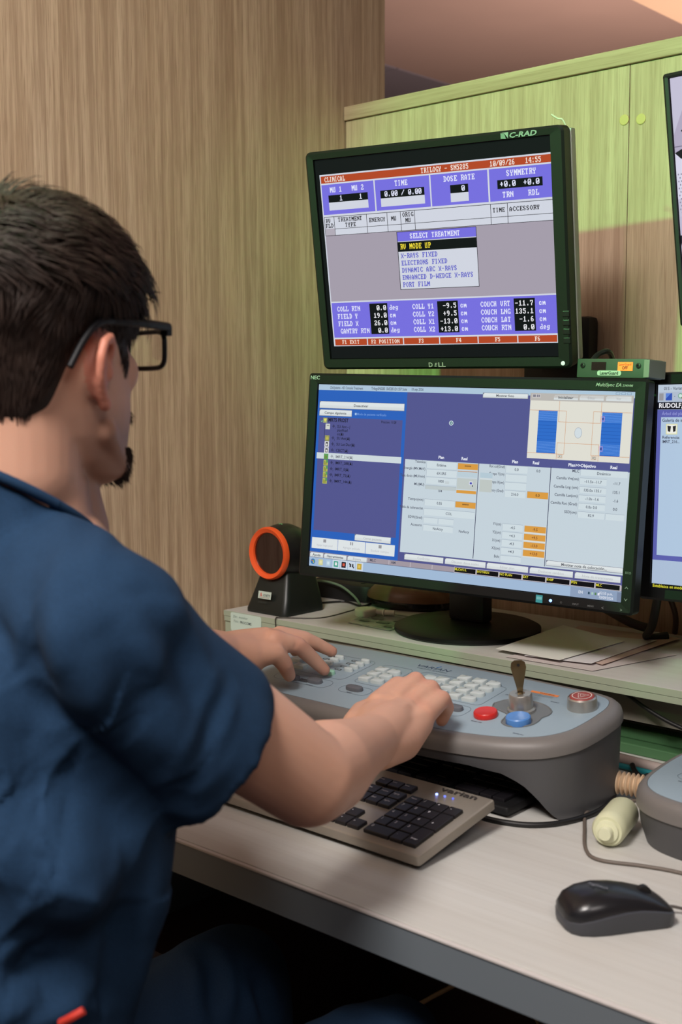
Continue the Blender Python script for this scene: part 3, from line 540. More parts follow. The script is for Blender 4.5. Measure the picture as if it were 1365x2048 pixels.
# ------------------------------------------------------------------ treatment consoles
PLATE = mat('blue grey console face', (143, 161, 172), .42, noise=(1200, .02, 0)); LIP = mat('taupe grey console rim', (116, 112, 109), .45, noise=(1500, .04, .15))
BODY = mat('dark grey console body', (80, 80, 82), .5, noise=(1500, .05, .25)); KEYM = mat('pale grey keys', (186, 196, 196), .4); OVK = mat('grey rubber button', (96, 98, 104), .5)
def outline(pts, k=5): return [tuple(v[:2]) for v in spline([Vector((x, y, 0)) for x, y in pts+[pts[0]]], k)[:-1]]
def offs(poly, d):
    out = []
    for i, p in enumerate(poly):
        a, b = Vector(poly[i-1]), Vector(poly[(i+1) % len(poly)]); t = (b-a).normalized(); out.append((p[0]+t.y*d, p[1]-t.x*d))
    return out
def console_shell(t, M, poly, wide_lip, bottom, lip_h=.022, bot_in=.004):
    def ring(d, z): return [M @ Vector((x, y, z)) for x, y in offs(poly, d)]
    MB().loft([[M @ Vector((x, y, z)) for x, y in poly_] for poly_, z in ((offs(poly, -.0003), -.004), (offs(poly, -.0003), -.0004), (offs(poly, -.0010), 0))], True).build('face_plate', PLATE, t, smooth=30)
    w = wide_lip
    MB().loft([ring(.0002, -.004), ring(.0002, -.0006), ring(.25*w, -.0008), ring(.6*w, -.003), ring(.9*w, -.008), ring(w, -.014), ring(w, -lip_h), ring(w-.003, -lip_h), ring(w-.006, -lip_h)], False).build('top_rim', LIP, t, smooth=50)
    rings = []
    for d, k in ((w-.0025, 0), (w-.0025-bot_in*.3, .5), (w-.0025-bot_in, 1), (w-.0065-bot_in, 1), (w-.0065, 0)):
        top = ring(d, -lip_h-.0003); r = []
        for q, (x, y) in zip(top, poly): zb = bottom(q.x, q.y)+EYE; r.append(Vector((q.x, q.y, q.z+(zb-q.z)*k)))
        rings.append(r)
    MB().loft(rings+[rings[0]], False).build('body_shell', BODY, t, smooth=50)
t = thing('treatment_console', 'large blue-grey button console with key switch and red and blue buttons, under both hands', 'console', W(-1.03, 1.26, -.5195))
sl = Vector((0, 1, .15)).normalized(); nr = Vector((0, -.15, 1)).normalized()
CM = axes(W(0, 1.16, -.424), (1, 0, 0), sl, nr)
half = [(-1.03, .003), (-.96, .003), (-.90, .004), (-.85, .010), (-.80, .022), (-.762, .042), (-.741, .070), (-.7345, .10), (-.733, .135), (-.735, .162), (-.745, .181), (-.765, .189), (-.80, .192), (-.90, .196), (-1.03, .1965)]
poly = outline(half+[(-2.06-x, y) for x, y in half[-2:0:-1]])
def bot(x, y):
    if y > 1.24: return -.5195
    d = abs(x+1.03); pts = ((0, -.4615), (.19, -.4605), (.235, -.465), (.257, -.476), (.272, -.492), (.282, -.508), (.290, -.5195), (1, -.5195))
    for (a, za), (b, zb) in zip(pts, pts[1:]):
        if a <= d <= b: return za+(zb-za)*(d-a)/(b-a)
console_shell(t, CM, poly, .0165, bot)
def key(t, M, x, y, kind, w=.0188, h=.0135, z=.0052, m=None, name='key'):
    if kind == 'sq': pl = rrect(x-w/2, y-h/2, x+w/2, y+h/2, .0014, 2)
    elif kind == 'D': pl = [(x-w/2, y-h/2)]+[(x+w*.1+w*.42*math.cos(a), y+h/2*math.sin(a)) for a in [math.radians(q) for q in range(-90, 91, 30)]]+[(x-w/2, y+h/2)]
    else: pl = [(x+w/2*math.copysign(abs(math.cos(a))**.7, math.cos(a)), y+h/2*math.copysign(abs(math.sin(a))**.85, math.sin(a))) for a in [math.radians(q) for q in range(0, 360, 24)]]
    return MB().prism(pl, -.0005, z, M, bev=.0016).build(name, m or KEYM, t, smooth=35)
def yl(y): return (y-1.16)*1.0112
rows = (1.3137, 1.2957, 1.277, 1.258)
for i, y in enumerate(rows):
    for x, k in ((-.951, 'D'), (-.926, 'sq'), (-.902, 'D')):
        if k == 'D' and x < -.93: k = 'sq' if i else 'sq'
        key(t, CM, x, yl(y), k)
    if i in (0, 1, 2, 3): key(t, CM, -.9755 if i else -.9945, yl(y) if i else yl(1.2937), 'sq' if i else 'D')
for y in (1.2897, 1.272, 1.2535):
    key(t, CM, -1.0782, yl(y), 'sq'); key(t, CM, -1.055, yl(y), 'D')
for y in (1.3074, 1.2945, 1.282, 1.27): key(t, CM, -1.125, yl(y), 'oval', .0155, .0085)
for y in (1.3032, 1.2917, 1.2793): key(t, CM, -1.1722, yl(y), 'oval', .0165, .0085)
key(t, CM, -1.1445, yl(1.2488), 'oval', .021, .0125, m=mat('green-white key', (150, 196, 172), .4))
key(t, CM, -1.2015, yl(1.250), 'sq', .02, .012, m=KEYM); key(t, CM, -1.225, yl(1.27), 'sq'); key(t, CM, -1.225, yl(1.29), 'sq')
for x, y, ww in ((-1.1395, 1.214, .026), (-1.1786, 1.21, .024), (-1.0677, 1.2172, .028), (-.9022, 1.2239, .026), (-.99, 1.2215, .026)): key(t, CM, x, yl(y), 'oval', ww, .0135, .0055, OVK, 'oval_button')
Q = mm(CM @ Vector((-1.33, .2, 0)), (1, 0, 0), -sl, nr)
def U(x, y): return ((x+1.33)*1000, 200-yl(y)*1000)
def ring(p, pts, tt, col, z=.25):
    c = offs([tuple(q) for q in pts], tt); n = len(pts)
    for i in range(n):
        j = (i+1) % n; p._add([(*pts[i], z), (*pts[j], z), (*c[j], z), (*c[i], z)], [(0, 1, 2, 3)], col)
def f(p):
    G = (76, 88, 100)
    for x0, y0, x1, y1, r in ((-1.245, 1.2375, -1.1095, 1.3155, 9), (-1.092, 1.2405, -1.0385, 1.3135, 9), (-1.0225, 1.2475, -.8805, 1.3155, 9), (-1.215, 1.201, -1.111, 1.2275, 12), (-1.092, 1.2045, -1.040, 1.229, 11), (-.925, 1.205, -.881, 1.2385, 12), (-1.014, 1.205, -.962, 1.2365, 12)):
        a, b = U(x0, y1), U(x1, y0); ring(p, rrect(a[0], a[1], b[0], b[1], r, 6), .5, G)
    p.text(312, 29.5, 7.2, 'VARIAN', (64, 78, 100), 58, 'c', .3, shear=.25); p.text(314, 35.2, 3.2, 'medical systems', (90, 104, 120), 52, 'c', .3, bold=.01)
    p.poly([(313, 23), (315.6, 23), (319, 16), (317, 16)], (60, 110, 170), .35)
    for y in (1.3006, 1.2889, 1.2761, 1.2634):
        for x in (-1.1425, -1.189): a = U(x, y+.0045); p.poly(rrect(a[0]-8, a[1]-2.6, a[0]+5, a[1]+2.6, 2.4)[::-1], (52, 60, 66), .28); p.text(a[0]-1.4, a[1]+1.4, 2.4, 'BEAM' if x > -1.15 else 'DOSE', (190, 200, 205), 8, 'c', .34)
    a = U(-1.159, 1.212); p.rect(a[0]-10, a[1]-5, a[0]+10, a[1]+5, (70, 76, 82), .24)
    a, b = U(-.848, 1.3225), U(-.806, 1.3165); p.rect(a[0], a[1], b[0], b[1], (216, 128, 70), .3); p.text((a[0]+b[0])/2+4, b[1]-2, 2.6, 'WARNING', (80, 50, 40), 22, 'c', .4, bold=.02)
    for i in range(2): p.text(a[0], b[1]+3.6+i*3, 1.8, 'LASERGUARD MUST BE ENABLED', (120, 130, 138), 38, 'l', .3)
    for x, y, s in ((-.853, 1.2035, 'BEAM OFF'), (-.786, 1.196, 'BEAM ON'), (-.865, 1.295, 'DISABLE'), (-.80, 1.301, 'ENABLE'), (-1.0677, 1.206, 'RESET'), (-1.139, 1.2015, 'PREPARE')): a = U(x, y); p.text(a[0], a[1]+1, 2.5, s, (96, 104, 118), None, 'c', .3)
    for i, y in enumerate(rows):
        for j, x in enumerate((-.951, -.926, -.902)): a = U(x, y); p.text(a[0], a[1]-3.4, 2.2, ('F%d' % (i*3+j+1)), (90, 98, 100), None, 'c', 5.5)
    for i, y in enumerate((1.2897, 1.272, 1.2535)):
        for j, x in enumerate((-1.0782, -1.055)): a = U(x, y); p.text(a[0], a[1]-3.2, 2.2, 'G%d' % (i*2+j+1), (90, 98, 100), None, 'c', 5.5)
decal('printed_marks', t, Q, f)
# key switch well, lock, key, round buttons
WELL = mat('grey switch recess', (110, 114, 116), .35)
# large lobe centre (-.825, 1.2615), small lobe centre (-.8055, 1.2225)
out = [Vector(v+(0,)) for v in ((-.868, yl(1.262)), (-.858, yl(1.281)), (-.835, yl(1.290)), (-.808, yl(1.288)), (-.788, yl(1.276)), (-.783, yl(1.262)), (-.786, yl(1.250)), (-.784, yl(1.238)), (-.786, yl(1.224)), (-.797, yl(1.212)), (-.812, yl(1.209)), (-.825, yl(1.216)), (-.829, yl(1.229)), (-.833, yl(1.240)), (-.85, yl(1.246)), (-.863, yl(1.252)))]
out = [tuple(v[:2]) for v in spline(out+[out[0]], 4)[:-1]][::-1]
o1 = [tuple(v) for v in offs(out, .0)]; o2 = [tuple(v) for v in offs(out, -.0025)]
MB().loft([[(x, y, .0003) for x, y in o1], [(x, y, .0016) for x, y in offs(out, -.0006)], [(x, y, .0018) for x, y in offs(out, -.0014)], [(x, y, .0005) for x, y in o2], [(x, y, .0004) for x, y in offs(out, -.004)]], True, 0, CM).build('switch_recess', WELL, t, smooth=30)
SIL = mat('brushed silver', (176, 174, 168), .3, metal=.7); BRZ = mat('bronze key metal', (108, 92, 66), .35, metal=.8)
S = CM @ Matrix.Translation((-.822, yl(1.258), 0))
MB().lathe([(.018, .0005), (.018, .004), (.0155, .0055), (.0148, .022), (.0135, .0242), (.006, .0242), (.005, .022), (.0003, .022)], 32, S).build('lock_barrel', SIL, t, smooth=35)
k = thing('switch_key', 'bronze key standing in the silver lock of the large console', 'key', S @ Vector((0, 0, .0225)))
ka = S @ Matrix.Translation((0, 0, .0225)) @ Matrix.Rotation(math.radians(38), 4, 'Z')
bow = [(-.0032, 0), (.0032, 0), (.0042, .010), (.0085, .030), (.0098, .036), (.0085, .0425), (.0045, .0455), (-.0045, .0455), (-.0085, .0425), (-.0098, .036), (-.0085, .030), (-.0042, .010)]
m = MB(); m.prism(bow, -.001, .001, ka @ Matrix.Rotation(math.radians(90), 4, 'X'), bev=.0004); m.build('bow', BRZ, k, smooth=40)
MB().lathe([(.0018, -.0016), (.0018, .0016)], 16, ka @ Matrix.Translation((.0, 0, .0395)) @ Matrix.Rotation(math.radians(90), 4, 'X')).build('hole_rim', mat('dark key hole', (20, 18, 16), .6), k)
def rb(x, y, r, h, m, name): return MB().lathe([(r*1.0, 0), (r*1.03, .001), (r, h-.0016), (r*.93, h-.0003), (r*.7, h-.0008), (.0003, h-.0012)], 32, CM @ Matrix.Translation((x, yl(y), 0))).build(name, m, t, smooth=35)
rb(-.8535, 1.2245, .0152, .0075, mat('red button', (206, 42, 38), .35), 'red_button')
rb(-.805, 1.2255, .0155, .0095, mat('blue button', (84, 138, 206), .35), 'blue_button')
cl = MB().lathe([(.0195, 0), (.0195, .002), (.0182, .014), (.0165, .0155), (.0160, .0140)], 36, CM @ Matrix.Translation((-.760, yl(1.302), 0))).build('stop_button_collar', SIL, t, smooth=35)
MB().lathe([(.0150, .010), (.0155, .0150), (.0145, .0160), (.0003, .0162)], 36, CM @ Matrix.Translation((-.760, yl(1.302), 0))).build('stop_button', mat('dull red cap', (150, 62, 56), .4), cl, smooth=35)
def f(p):
    W_ = (226, 214, 206); c = U(-.760, 1.302); z = 16.5
    pts = [(c[0]+12.6*math.cos(a*.2618), c[1]+12.6*math.sin(a*.2618)) for a in range(24)]; ring(p, pts, -1.0, W_, z)
    tri = [(c[0]+9.5*math.cos(math.radians(a)), c[1]+9.5*math.sin(math.radians(a))) for a in (90, 210, 330)]; ring(p, tri, -1.2, W_, z)
    tri = [(c[0]+4.5*math.cos(math.radians(a)), c[1]+4.5*math.sin(math.radians(a))) for a in (90, 210, 330)]; ring(p, tri, -.8, W_, z)
decal('stop_symbol', t, Q, f)
# second console, cut by the right edge
t = thing('small_console', 'smaller grey console with a blue-grey face, cut by the right picture edge', 'console', W(-.48, 1.31, -.5195))
C2 = axes(W(0, 0, -.4535), (1, 0, 0), (0, 1, 0), (0, 0, 1))
h2 = [(-.50, 1.195), (-.560, 1.1955), (-.588, 1.199), (-.611, 1.208), (-.629, 1.225), (-.640, 1.250), (-.646, 1.285), (-.650, 1.33), (-.650, 1.37), (-.640, 1.395), (-.62, 1.405), (-.50, 1.407)]
poly = outline((h2+[(-.88-x+-.12, y) for x, y in h2[-2:0:-1]])[::-1])
console_shell(t, C2, poly, .012, lambda x, y: -.5195, .024, .010)
for x, y, kd in ((-.606, 1.318, 'oval'), (-.583, 1.318, 'oval'), (-.598, 1.266, 'ov'), (-.57, 1.266, 'oval')): key(t, C2, x+.012, y, 'oval', .016, .013, m=OVK if kd == 'ov' else KEYM)
def f(p):
    for a, b in ((30, 62), (42, 114)): ring(p, rrect(a, b, a+56, b+28, 13, 6), .5, (76, 88, 100))
    p.text(62, 152, 2.6, 'MOTION', (96, 104, 118), 20, 'c', .3)
decal('printed_marks', t, mm(W(-.66, 1.41, -.4535), (1, 0, 0), (0, -1, 0), (0, 0, 1)), f)
# ------------------------------------------------------------------ keyboards
def keyboard(name, label, M, wd, dp, frame_m, key_m, th=.012, detail=True):
    t = thing(name, label, 'keyboard', M @ Vector((wd/2, dp/2, -th)))
    MB().prism(rrect(0, 0, wd, dp, .004, 3), -th, -.001, M, bev=.0025).build('frame', frame_m, t, smooth=30)
    MB().box((.004, .006, -th-.004), (wd-.004, dp-.008, -th), M).build('underside', BLKM, t)
    u = .019; xr = wd-.013-4*u; xn = xr-.006-3*u; xm = xn-.006-15*u*.965
    def kk(x, y, a=1, b=1, h=.0035): MB().box((x+.0008, y+.0008, -.0012), (x+a*u-.0008, y+b*u-.0008, h), M, bev=.0012).build('key', key_m, t)
    y0 = .012; 
    for c, r_, a, b in [(i, r_, 1, 1) for r_ in (1, 2, 3) for i in range(3)]+[(0, 4, 1, 1), (1, 4, 1, 1), (2, 4, 1, 1), (3, 4, 1, 1), (3, 2, 1, 2), (3, 0, 1, 2), (0, 0, 2, 1), (2, 0, 1, 1)]: kk(xr+c*u, y0+r_*u, a, b)
    for c, r_ in ((0, 0), (1, 0), (2, 0), (1, 1), (0, 3), (1, 3), (2, 3), (0, 4), (1, 4), (2, 4)): kk(xn+c*u, y0+r_*u)
    s = .965
    def row(y, ws, h=1):
        x = xm
        for q in ws:
            MB().box((x+.0008, y+.0008, -.0012), (x+q*u*s-.0008, y+h*u-.0008, .0035), M, bev=.0012).build('key', key_m, t); x += q*u*s
    row(y0, (1.25, 1.25, 1.25, 6.25, 1.25, 1.25, 1.25, 1.25)); row(y0+u, (2.25,)+(1,)*10+(2.75,)); row(y0+2*u, (1.75,)+(1,)*11+(2.25,)); row(y0+3*u, (1.5,)+(1,)*12+(1.5,)); row(y0+4*u, (1,)*13+(2,))
    if dp > .14:
        row(y0+5.3*u, (1,)*13, .8)
        for c in range(3): MB().box((xn+c*u+.0008, y0+5.3*u, -.0012), (xn+c*u+u-.0008, y0+6.1*u, .0035), M, bev=.0012).build('key', key_m, t)
    return t, xr, y0, u
yv = Vector((-.004, .150, .0235)).normalized(); xv = Vector((1, .0, 0)); KM = axes(W(-1.216, .978, -.5012), xv, yv, xv.cross(yv))
KF = mat('silver grey keyboard frame', (146, 138, 127), .4, metal=.25); KK = mat('black key', (26, 24, 28), .4)
t, xr, y0, u = keyboard('keyboard', 'silver-framed black keyboard sticking out from under the console beside the elbow', KM, .448, .152, KF, KK)
for x in (.03, .40): MB().box((x, .12, -.032), (x+.02, .132, -.0125), KM).build('foot', BLKM, t)
Q = mm(KM @ Vector((0, .152, 0)), xv, -yv, xv.cross(yv))
def f(p):
    p.text(403, 14, 9.2, 'varian', (52, 48, 46), 52, 'c', .3, bold=.015)
    lab = ('Num', '/', '*', '-', '7', '8', '9', '4', '5', '6', '+', '1', '2', '3', '0', '.', 'Enter')
    pos = ((0, 4), (1, 4), (2, 4), (3, 4), (0, 3), (1, 3), (2, 3), (0, 2), (1, 2), (2, 2), (3, 2), (0, 1), (1, 1), (2, 1), (0, 0), (2, 0), (3, 0))
    for s, (c, r_) in zip(lab, pos): p.text((xr+(c+.25)*u)*1000, 152-(y0+(r_+.55)*u)*1000, 4.4 if len(s) < 2 else 3.0, s, (206, 204, 210), None, 'l', 3.8)
    for c, r_, s in ((0, 0, '<'), (1, 0, 'v'), (2, 0, '>'), (1, 1, '^'), (0, 3, 'Del'), (1, 3, 'End'), (2, 3, 'PgDn'), (0, 4, 'Ins'), (1, 4, 'Home'), (2, 4, 'PgUp')): p.text((xr-.006-3*u+(c+.2)*u)*1000, 152-(y0+(r_+.5)*u)*1000, 3.0, s, (206, 204, 210), None, 'l', 3.8)
    for c, s in enumerate(('PrtSc', 'ScrLk', 'Pause')): p.text((xr-.006-3*u+(c+.15)*u)*1000, 152-(y0+5.75*u)*1000, 2.2, s, (206, 204, 210), None, 'l', 3.8)
    for i, s in enumerate('ZXCVBNM'): p.text(38+i*18.3, 152-(y0+1.55*u)*1000, 3, s, (206, 204, 210), None, 'l', 3.8)
    for i, s in enumerate('1AS'): p.text(379+i*12, 27.5, 2, s, (110, 90, 90), None, 'l', .3)
decal('lettering', t, Q, f)
for i, e in enumerate((4.0, .8, .35)): MB().lathe([(.0016, -.001), (.0016, .0006), (.0004, .001)], 12, KM @ Matrix.Translation((.380+i*.012, .128, 0))).build('status_light', mat('blue status light', (90, 100, 230), .4, emit=((130, 150, 255), e)), t)
KM2 = axes(W(-1.232, 1.175, -.5045), (1, 0, 0), Vector((0, .13, .004)).normalized(), Vector((0, -.004, .13)).normalized())
keyboard('keyboard', 'black keyboard pushed into the dark space underneath the large console', KM2, .446, .135, BLKM, KK, .010)
# ------------------------------------------------------------------ mouse
MSB = mat('black mouse plastic', (30, 30, 33), .28); MSG = mat('dark grey mouse side', (62, 64, 70), .45)
t = thing('computer_mouse', 'black and grey wired mouse on the desk near the lower right corner', 'mouse', W(-.553, 1.012, -.52))
hd = Vector((.60, .80, 0)).normalized(); MM = axes(W(-.553, 1.014, -.5198), hd, Vector((0, 0, 1)).cross(hd), (0, 0, 1))
def mring(x, wd, h, z0, ex=.6, n=28, e2=.8):
    out = []
    for i in range(n):
        a = 2*math.pi*i/n; c, s = math.cos(a), math.sin(a)
        y = wd*math.copysign(abs(c)**e2, c); z = z0+(h-z0)*(s if s > 0 else 0)**ex
        out.append((x, y, max(z, z0)))
    return out
prof = [(-.0555, .010, .016), (-.053, .019, .0235), (-.046, .0262, .0305), (-.034, .0298, .0355), (-.018, .0305, .0378), (0, .0292, .0368), (.016, .0278, .0335), (.032, .0275, .0285), (.045, .0265, .0225), (.052, .022, .0175), (.0545, .014, .012)]
MB().loft([mring(x, w_, h, .012) for x, w_, h in prof], True, 0, MM).build('top_shell', MSB, t, smooth=60)
def sring(x, wd, n=28, k=0):
    return [(x, wd*math.copysign(abs(math.cos(2*math.pi*i/n))**.75, math.cos(2*math.pi*i/n)), (.0145+.0145*max(0, math.sin(math.pi*(x+.056)/.12))**1.4*0 if math.sin(2*math.pi*i/n) > 0 else .0012) if abs(math.sin(2*math.pi*i/n)) > .01 else .007) for i in range(n)]
# grey side body: outline prism that rises towards the front
po = [(x, w_*1.02) for x, w_, h in prof]+[(x, -w_*1.02) for x, w_, h in prof[::-1]]
zt = lambda x: .0118+.0085*max(0, math.sin(max(0, min(1, (x+.05)/.11))*math.pi))
MB().loft([[(x*.97, y*.95, .0004) for x, y in po], [(x, y, .003) for x, y in po], [(x*1.004, y*1.03, zt(x)) for x, y in po], [(x*.97, y*.9, zt(x)+.002) for x, y in po]], True, 0, MM).build('side_body', MSG, t, smooth=50)
whl = MM @ Matrix.Translation((.030, 0, .0265)) @ Matrix.Rotation(math.radians(90), 4, 'X')
MB().lathe([(.004, -.0035), (.0072, -.003), (.0072, .003), (.004, .0035)], 24, whl).build('scroll_wheel', RUB, t, smooth=30)
def f(p): p.text(0, 0, 5, 'logitech', (110, 112, 120), 21, 'c', 0)
decal('logo', t, mm(MM @ Vector((-.020, -.004, .0386)), -Vector(MM.col[1].xyz)*.8+Vector(MM.col[0].xyz)*.6, Vector(MM.col[0].xyz)*-.8-Vector(MM.col[1].xyz)*.6, (0, 0, 1)), f)
MB().tube([MM @ Vector(v) for v in ((.052, 0, .010), (.062, -.0, .009), (.085, -.003, .004), (.13, -.010, .003), (.22, -.02, .003))], .0016, 8).build('cable', mat('grey mouse cable', (90, 84, 80), .5), t)
# ------------------------------------------------------------------ scanner
t = thing('barcode_scanner', 'black dome scanner with a bright orange ring at the left end of the shelf', 'scanner', W(-1.503, 1.52, -.3999))
b0 = rrect(-.047, -.052, .055, .052, .012, 4)
def fr(sx, sy, ox, oy, z): return [(x*sx+ox, y*sy+oy, z) for x, y in b0]
SM = axes(W(-1.503, 1.520, -.3998), (1, 0, 0), (0, 1, 0), (0, 0, 1))
MB().loft([fr(1, 1, 0, 0, 0), fr(1.0, 1.0, 0, 0, .006), fr(.90, .9, 0, .004, .028), fr(.74, .76, 0, .008, .060), fr(.62, .66, 0, .010, .074)], True, 0, SM).build('stand', mat('dark green black plastic', (24, 30, 27), .4), t, smooth=35)
HMx = SM @ Matrix.Translation((0, .006, .1065)) @ Matrix.Rotation(math.radians(90), 4, 'X')
MB().lathe([(.001, -.044), (.018, -.0425), (.032, -.036), (.043, -.024), (.0495, -.006), (.0505, .008), (.0485, .022), (.0455, .034), (.044, .040)], 48, HMx).build('head', BLK, t, smooth=40)
rg_ = MB().lathe([(.044, .036), (.0472, .038), (.0472, .044), (.0445, .048), (.0375, .0445), (.0365, .041), (.038, .036)], 48, HMx).build('ring', mat('bright orange plastic', (240, 92, 40), .35), t, smooth=40)
MB().lathe([(.0375, .036), (.0375, .0405), (.0003, .0412)], 40, HMx).build('scan_window', mat('dark red glass', (36, 16, 16), .06, coat=1), rg_, smooth=40)
MB().lathe([(.009, 0), (.008, .0012), (.0005, .002)], 20, SM @ Matrix.Translation((0, -.012, .1530)) @ Matrix.Rotation(math.radians(18), 4, 'X')).build('status_light', mat('green status light', (120, 220, 130), .4, emit=((130, 225, 140), .8)), t)
fn = Vector((0, -1, .19)).normalized(); dn = Vector((0, -.19, -1)).normalized()
def f(p):
    p.rect(-16, 0, 16, 13, (192, 208, 196), 0); p.poly([(-9.4, 2), (-12, 8.8), (-5.6, 8.8)], (196, 60, 48), .2); p.poly([(-9.2, 4.6), (-10, 8), (-8, 8)], (192, 208, 196), .3); p.text(5, 8.8, 4, 'SCHETTI', (60, 66, 64), 17, 'c', .2, bold=.02); p.rect(-13, 10.4, 12, 11.2, (160, 120, 110), .2)
    p.text(-3, 21, 3.4, 'DATALOGIC', (50, 56, 52), 22, 'c', .4)
decal('sticker', t, mm(W(-1.501, 1.4715, -.3600), (1, 0, 0), dn, fn), f, 'small white sticker with red flame logo')
# ------------------------------------------------------------------ small things on the shelf
t = thing('sticky_label', 'pale handwritten label stuck on the shelf front edge under the scanner', 'label', W(-1.527, 1.448, -.417))
MB().loft([[W(x-1.527, yy, z-.4175) for x, z in rrect(-.039, -.0175, .039, .0165, .004)] for yy in (1.4486, 1.4481)], True).build('paper', mat('pale green-white paper', (196, 216, 204), .6), t)
decal('handwriting', t, mm(W(-1.566, 1.4478, -.4005), (1, 0, 0), (0, 0, -1), (0, -1, 0)), lambda p: (p.text(7, 9.4, 4, 'Dir:  monitor', (150, 168, 160), 38, z=.1, shear=.2), p.text(8, 17.6, 4.4, 'Fisic:', (160, 176, 168), 13, z=.1, shear=.2), p.text(25, 18.4, 4.4, 'PROCOMS', (84, 96, 96), 29, z=.1, bold=.01)))
def sheet(name, label, corners, z, col, curl=0, grp=None, cat='paper', n=8, m=None):
    c = [Vector(q) for q in corners]; vs = []; 
    for i in range(n+1):
        for j in range(n+1):
            a, b = i/n, j/n; q = c[0]*(1-a)*(1-b)+c[1]*a*(1-b)+c[2]*a*b+c[3]*(1-a)*b
            q = Vector((q.x, q.y, EYE+z+curl*(max(0, a-.55)**2*3+max(0, .3-b)**2*2))); vs.append(q)
    k = n+1; top = [v+Vector((0, 0, .0003)) for v in vs]; L = k*k
    fs = [(i*k+j, (i+1)*k+j, (i+1)*k+j+1, i*k+j+1) for i in range(n) for j in range(n)]
    edge = [(i, 0) for i in range(n)]+[(n, j) for j in range(n)]+[(i, n) for i in range(n, 0, -1)]+[(0, j) for j in range(n, 0, -1)]
    idx = [i*k+j for i, j in edge]
    mb = MB(); mb.add(top+vs, fs+[tuple(reversed([q+L for q in g])) for g in fs]+[(idx[i], idx[i]+L, idx[(i+1) % len(idx)]+L, idx[(i+1) % len(idx)]) for i in range(len(idx))])
    o = mb.build(name, m or mat(name+' paper', col, .6), None, smooth=60); return tag(o, label, cat, grp)
GP = 'loose papers on the shelf'
sheet('paper_sheet', 'lowest loose sheet of the papers, its corner poking out toward the shelf edge', [(-.985, 1.462), (-.842, 1.468), (-.80, 1.64), (-.965, 1.60)], -.3988, (206, 196, 194), 0, GP)
sheet('paper_sheet', 'pinkish sheet fanned out to the right under the pile, its right edge lifted', [(-.99, 1.56), (-.845, 1.50), (-.845, 1.742), (-1.02, 1.735)], -.3976, (206, 180, 168), .002, GP)
sheet('paper_sheet', 'narrow white sheet slipping out between the top sheet and the pinkish one', [(-.96, 1.475), (-.858, 1.492), (-.862, 1.70), (-.99, 1.66)], -.3956, (224, 220, 222), .001, GP)
sheet('paper_sheet', 'top white sheet of the pile beside the monitor base', [(-1.013, 1.478), (-.9, 1.474), (-.893, 1.652), (-1.032, 1.70)], -.3936, (232, 232, 224), .0005, GP)
g = mat('thin printed film', (150, 160, 156), .15, spec=.8)
o = sheet('printed_film', 'glossy grey printed card on the shelf left of the monitor base', [(-1.335, 1.505), (-1.237, 1.497), (-1.258, 1.618), (-1.372, 1.613)], -.3990, (150, 160, 156), 0, m=g, cat='card')
def f(p):
    p.frame(-2, 0, 98, 92, 1.6, (190, 210, 206), .6)
    for a, b, c, d in ((8, 62, 34, 72), (42, 50, 70, 66), (12, 30, 40, 44), (60, 24, 90, 40), (74, 74, 94, 86)): p.poly([(a, b), (a+3, d), (c, d-2), (c-4, b)], (92, 100, 98), .6)
decal('film_print', o, mm(W(-1.345, 1.600, -.3984), (1, .0, 0), (.02, -1, 0), (0, 0, 1)), f)
t = thing('round_cap', 'small round whitish plastic piece with a nozzle lying on the shelf', 'cap', W(-1.352, 1.575, -.3999))
WP = mat('off white plastic', (232, 232, 220), .5)
MB().lathe([(.0185, 0), (.0195, .002), (.0195, .011), (.0175, .013), (.0003, .0132)], 32, axes(W(-1.355, 1.575, -.3998), (1, 0, 0), (0, 1, 0), (0, 0, 1))).build('disc', WP, t, smooth=35)
MB().tube([W(-1.338, 1.583, -.3925), W(-1.325, 1.589, -.3925), W(-1.322, 1.590, -.3925), W(-1.308, 1.597, -.3925)], lambda q: .0045 if q < .45 else .0062 if q < .6 else .0045, 12).build('nozzle', WP, t, smooth=40)
tag(MB().tube([W(-1.447, 1.4468, -.440), W(-1.451, 1.4466, -.405), W(-1.450, 1.4480, -.3975), W(-1.449, 1.458, -.3980), Zp(640, 1236, -.399), Zp(700, 1222, -.399), Zp(716, 1216, -.399)], .0011, 6).build('thin_wire', mat('dark thin wire', (60, 56, 48), .5)), 'thin dark wire running over the shelf and down its front edge near the label', 'wire')
tag(MB().tube([Zp(640, 1206, -.3975), Zp(690, 1203, -.3975), Zp(722, 1212, -.3975), Zp(740, 1206, -.3975), Zp(705, 1196, -.3975), Zp(650, 1182, -.3975)], .0019, 6).build('shelf_cable', RUB), 'thin black cable looping behind the small round whitish piece', 'cable')
# brown and black leather pouch behind the base, black flat hub
t = thing('brown_case', 'brown and black glossy case lying behind the monitor base', 'case', W(-1.36, 1.70, -.3999))
m = MB(); n = 20
def cr(s, h, z): return [W(-1.355+s*.088*math.cos(a)+.01*math.sin(a), 1.700+s*.058*math.sin(a), -.3998+z) for a in [2*math.pi*i/n for i in range(n)]]
MB().loft([cr(.92, 0, 0), cr(1, 0, .006), cr(.97, 0, .014)], True).build('lower_half', BLKG, t, smooth=50)
MB().loft([cr(.98, 0, .0145), cr(.96, 0, .024), cr(.80, 0, .036), cr(.5, 0, .044), cr(.15, 0, .047)], True).build('upper_half', mat('brown leatherette', (112, 80, 56), .35), t, smooth=50)
t = thing('black_hub', 'low black box with curved top behind the left half of the central monitor', 'device', W(-1.50, 1.71, -.3999))
MB().prism(rrect(-.085, -.05, .075, .05, .03, 5), 0, .032, axes(W(-1.495, 1.712, -.3998), (1, .05, 0), (-.05, 1, 0), (0, 0, 1)), bev=.008).build('case', BLKM, t, smooth=40)
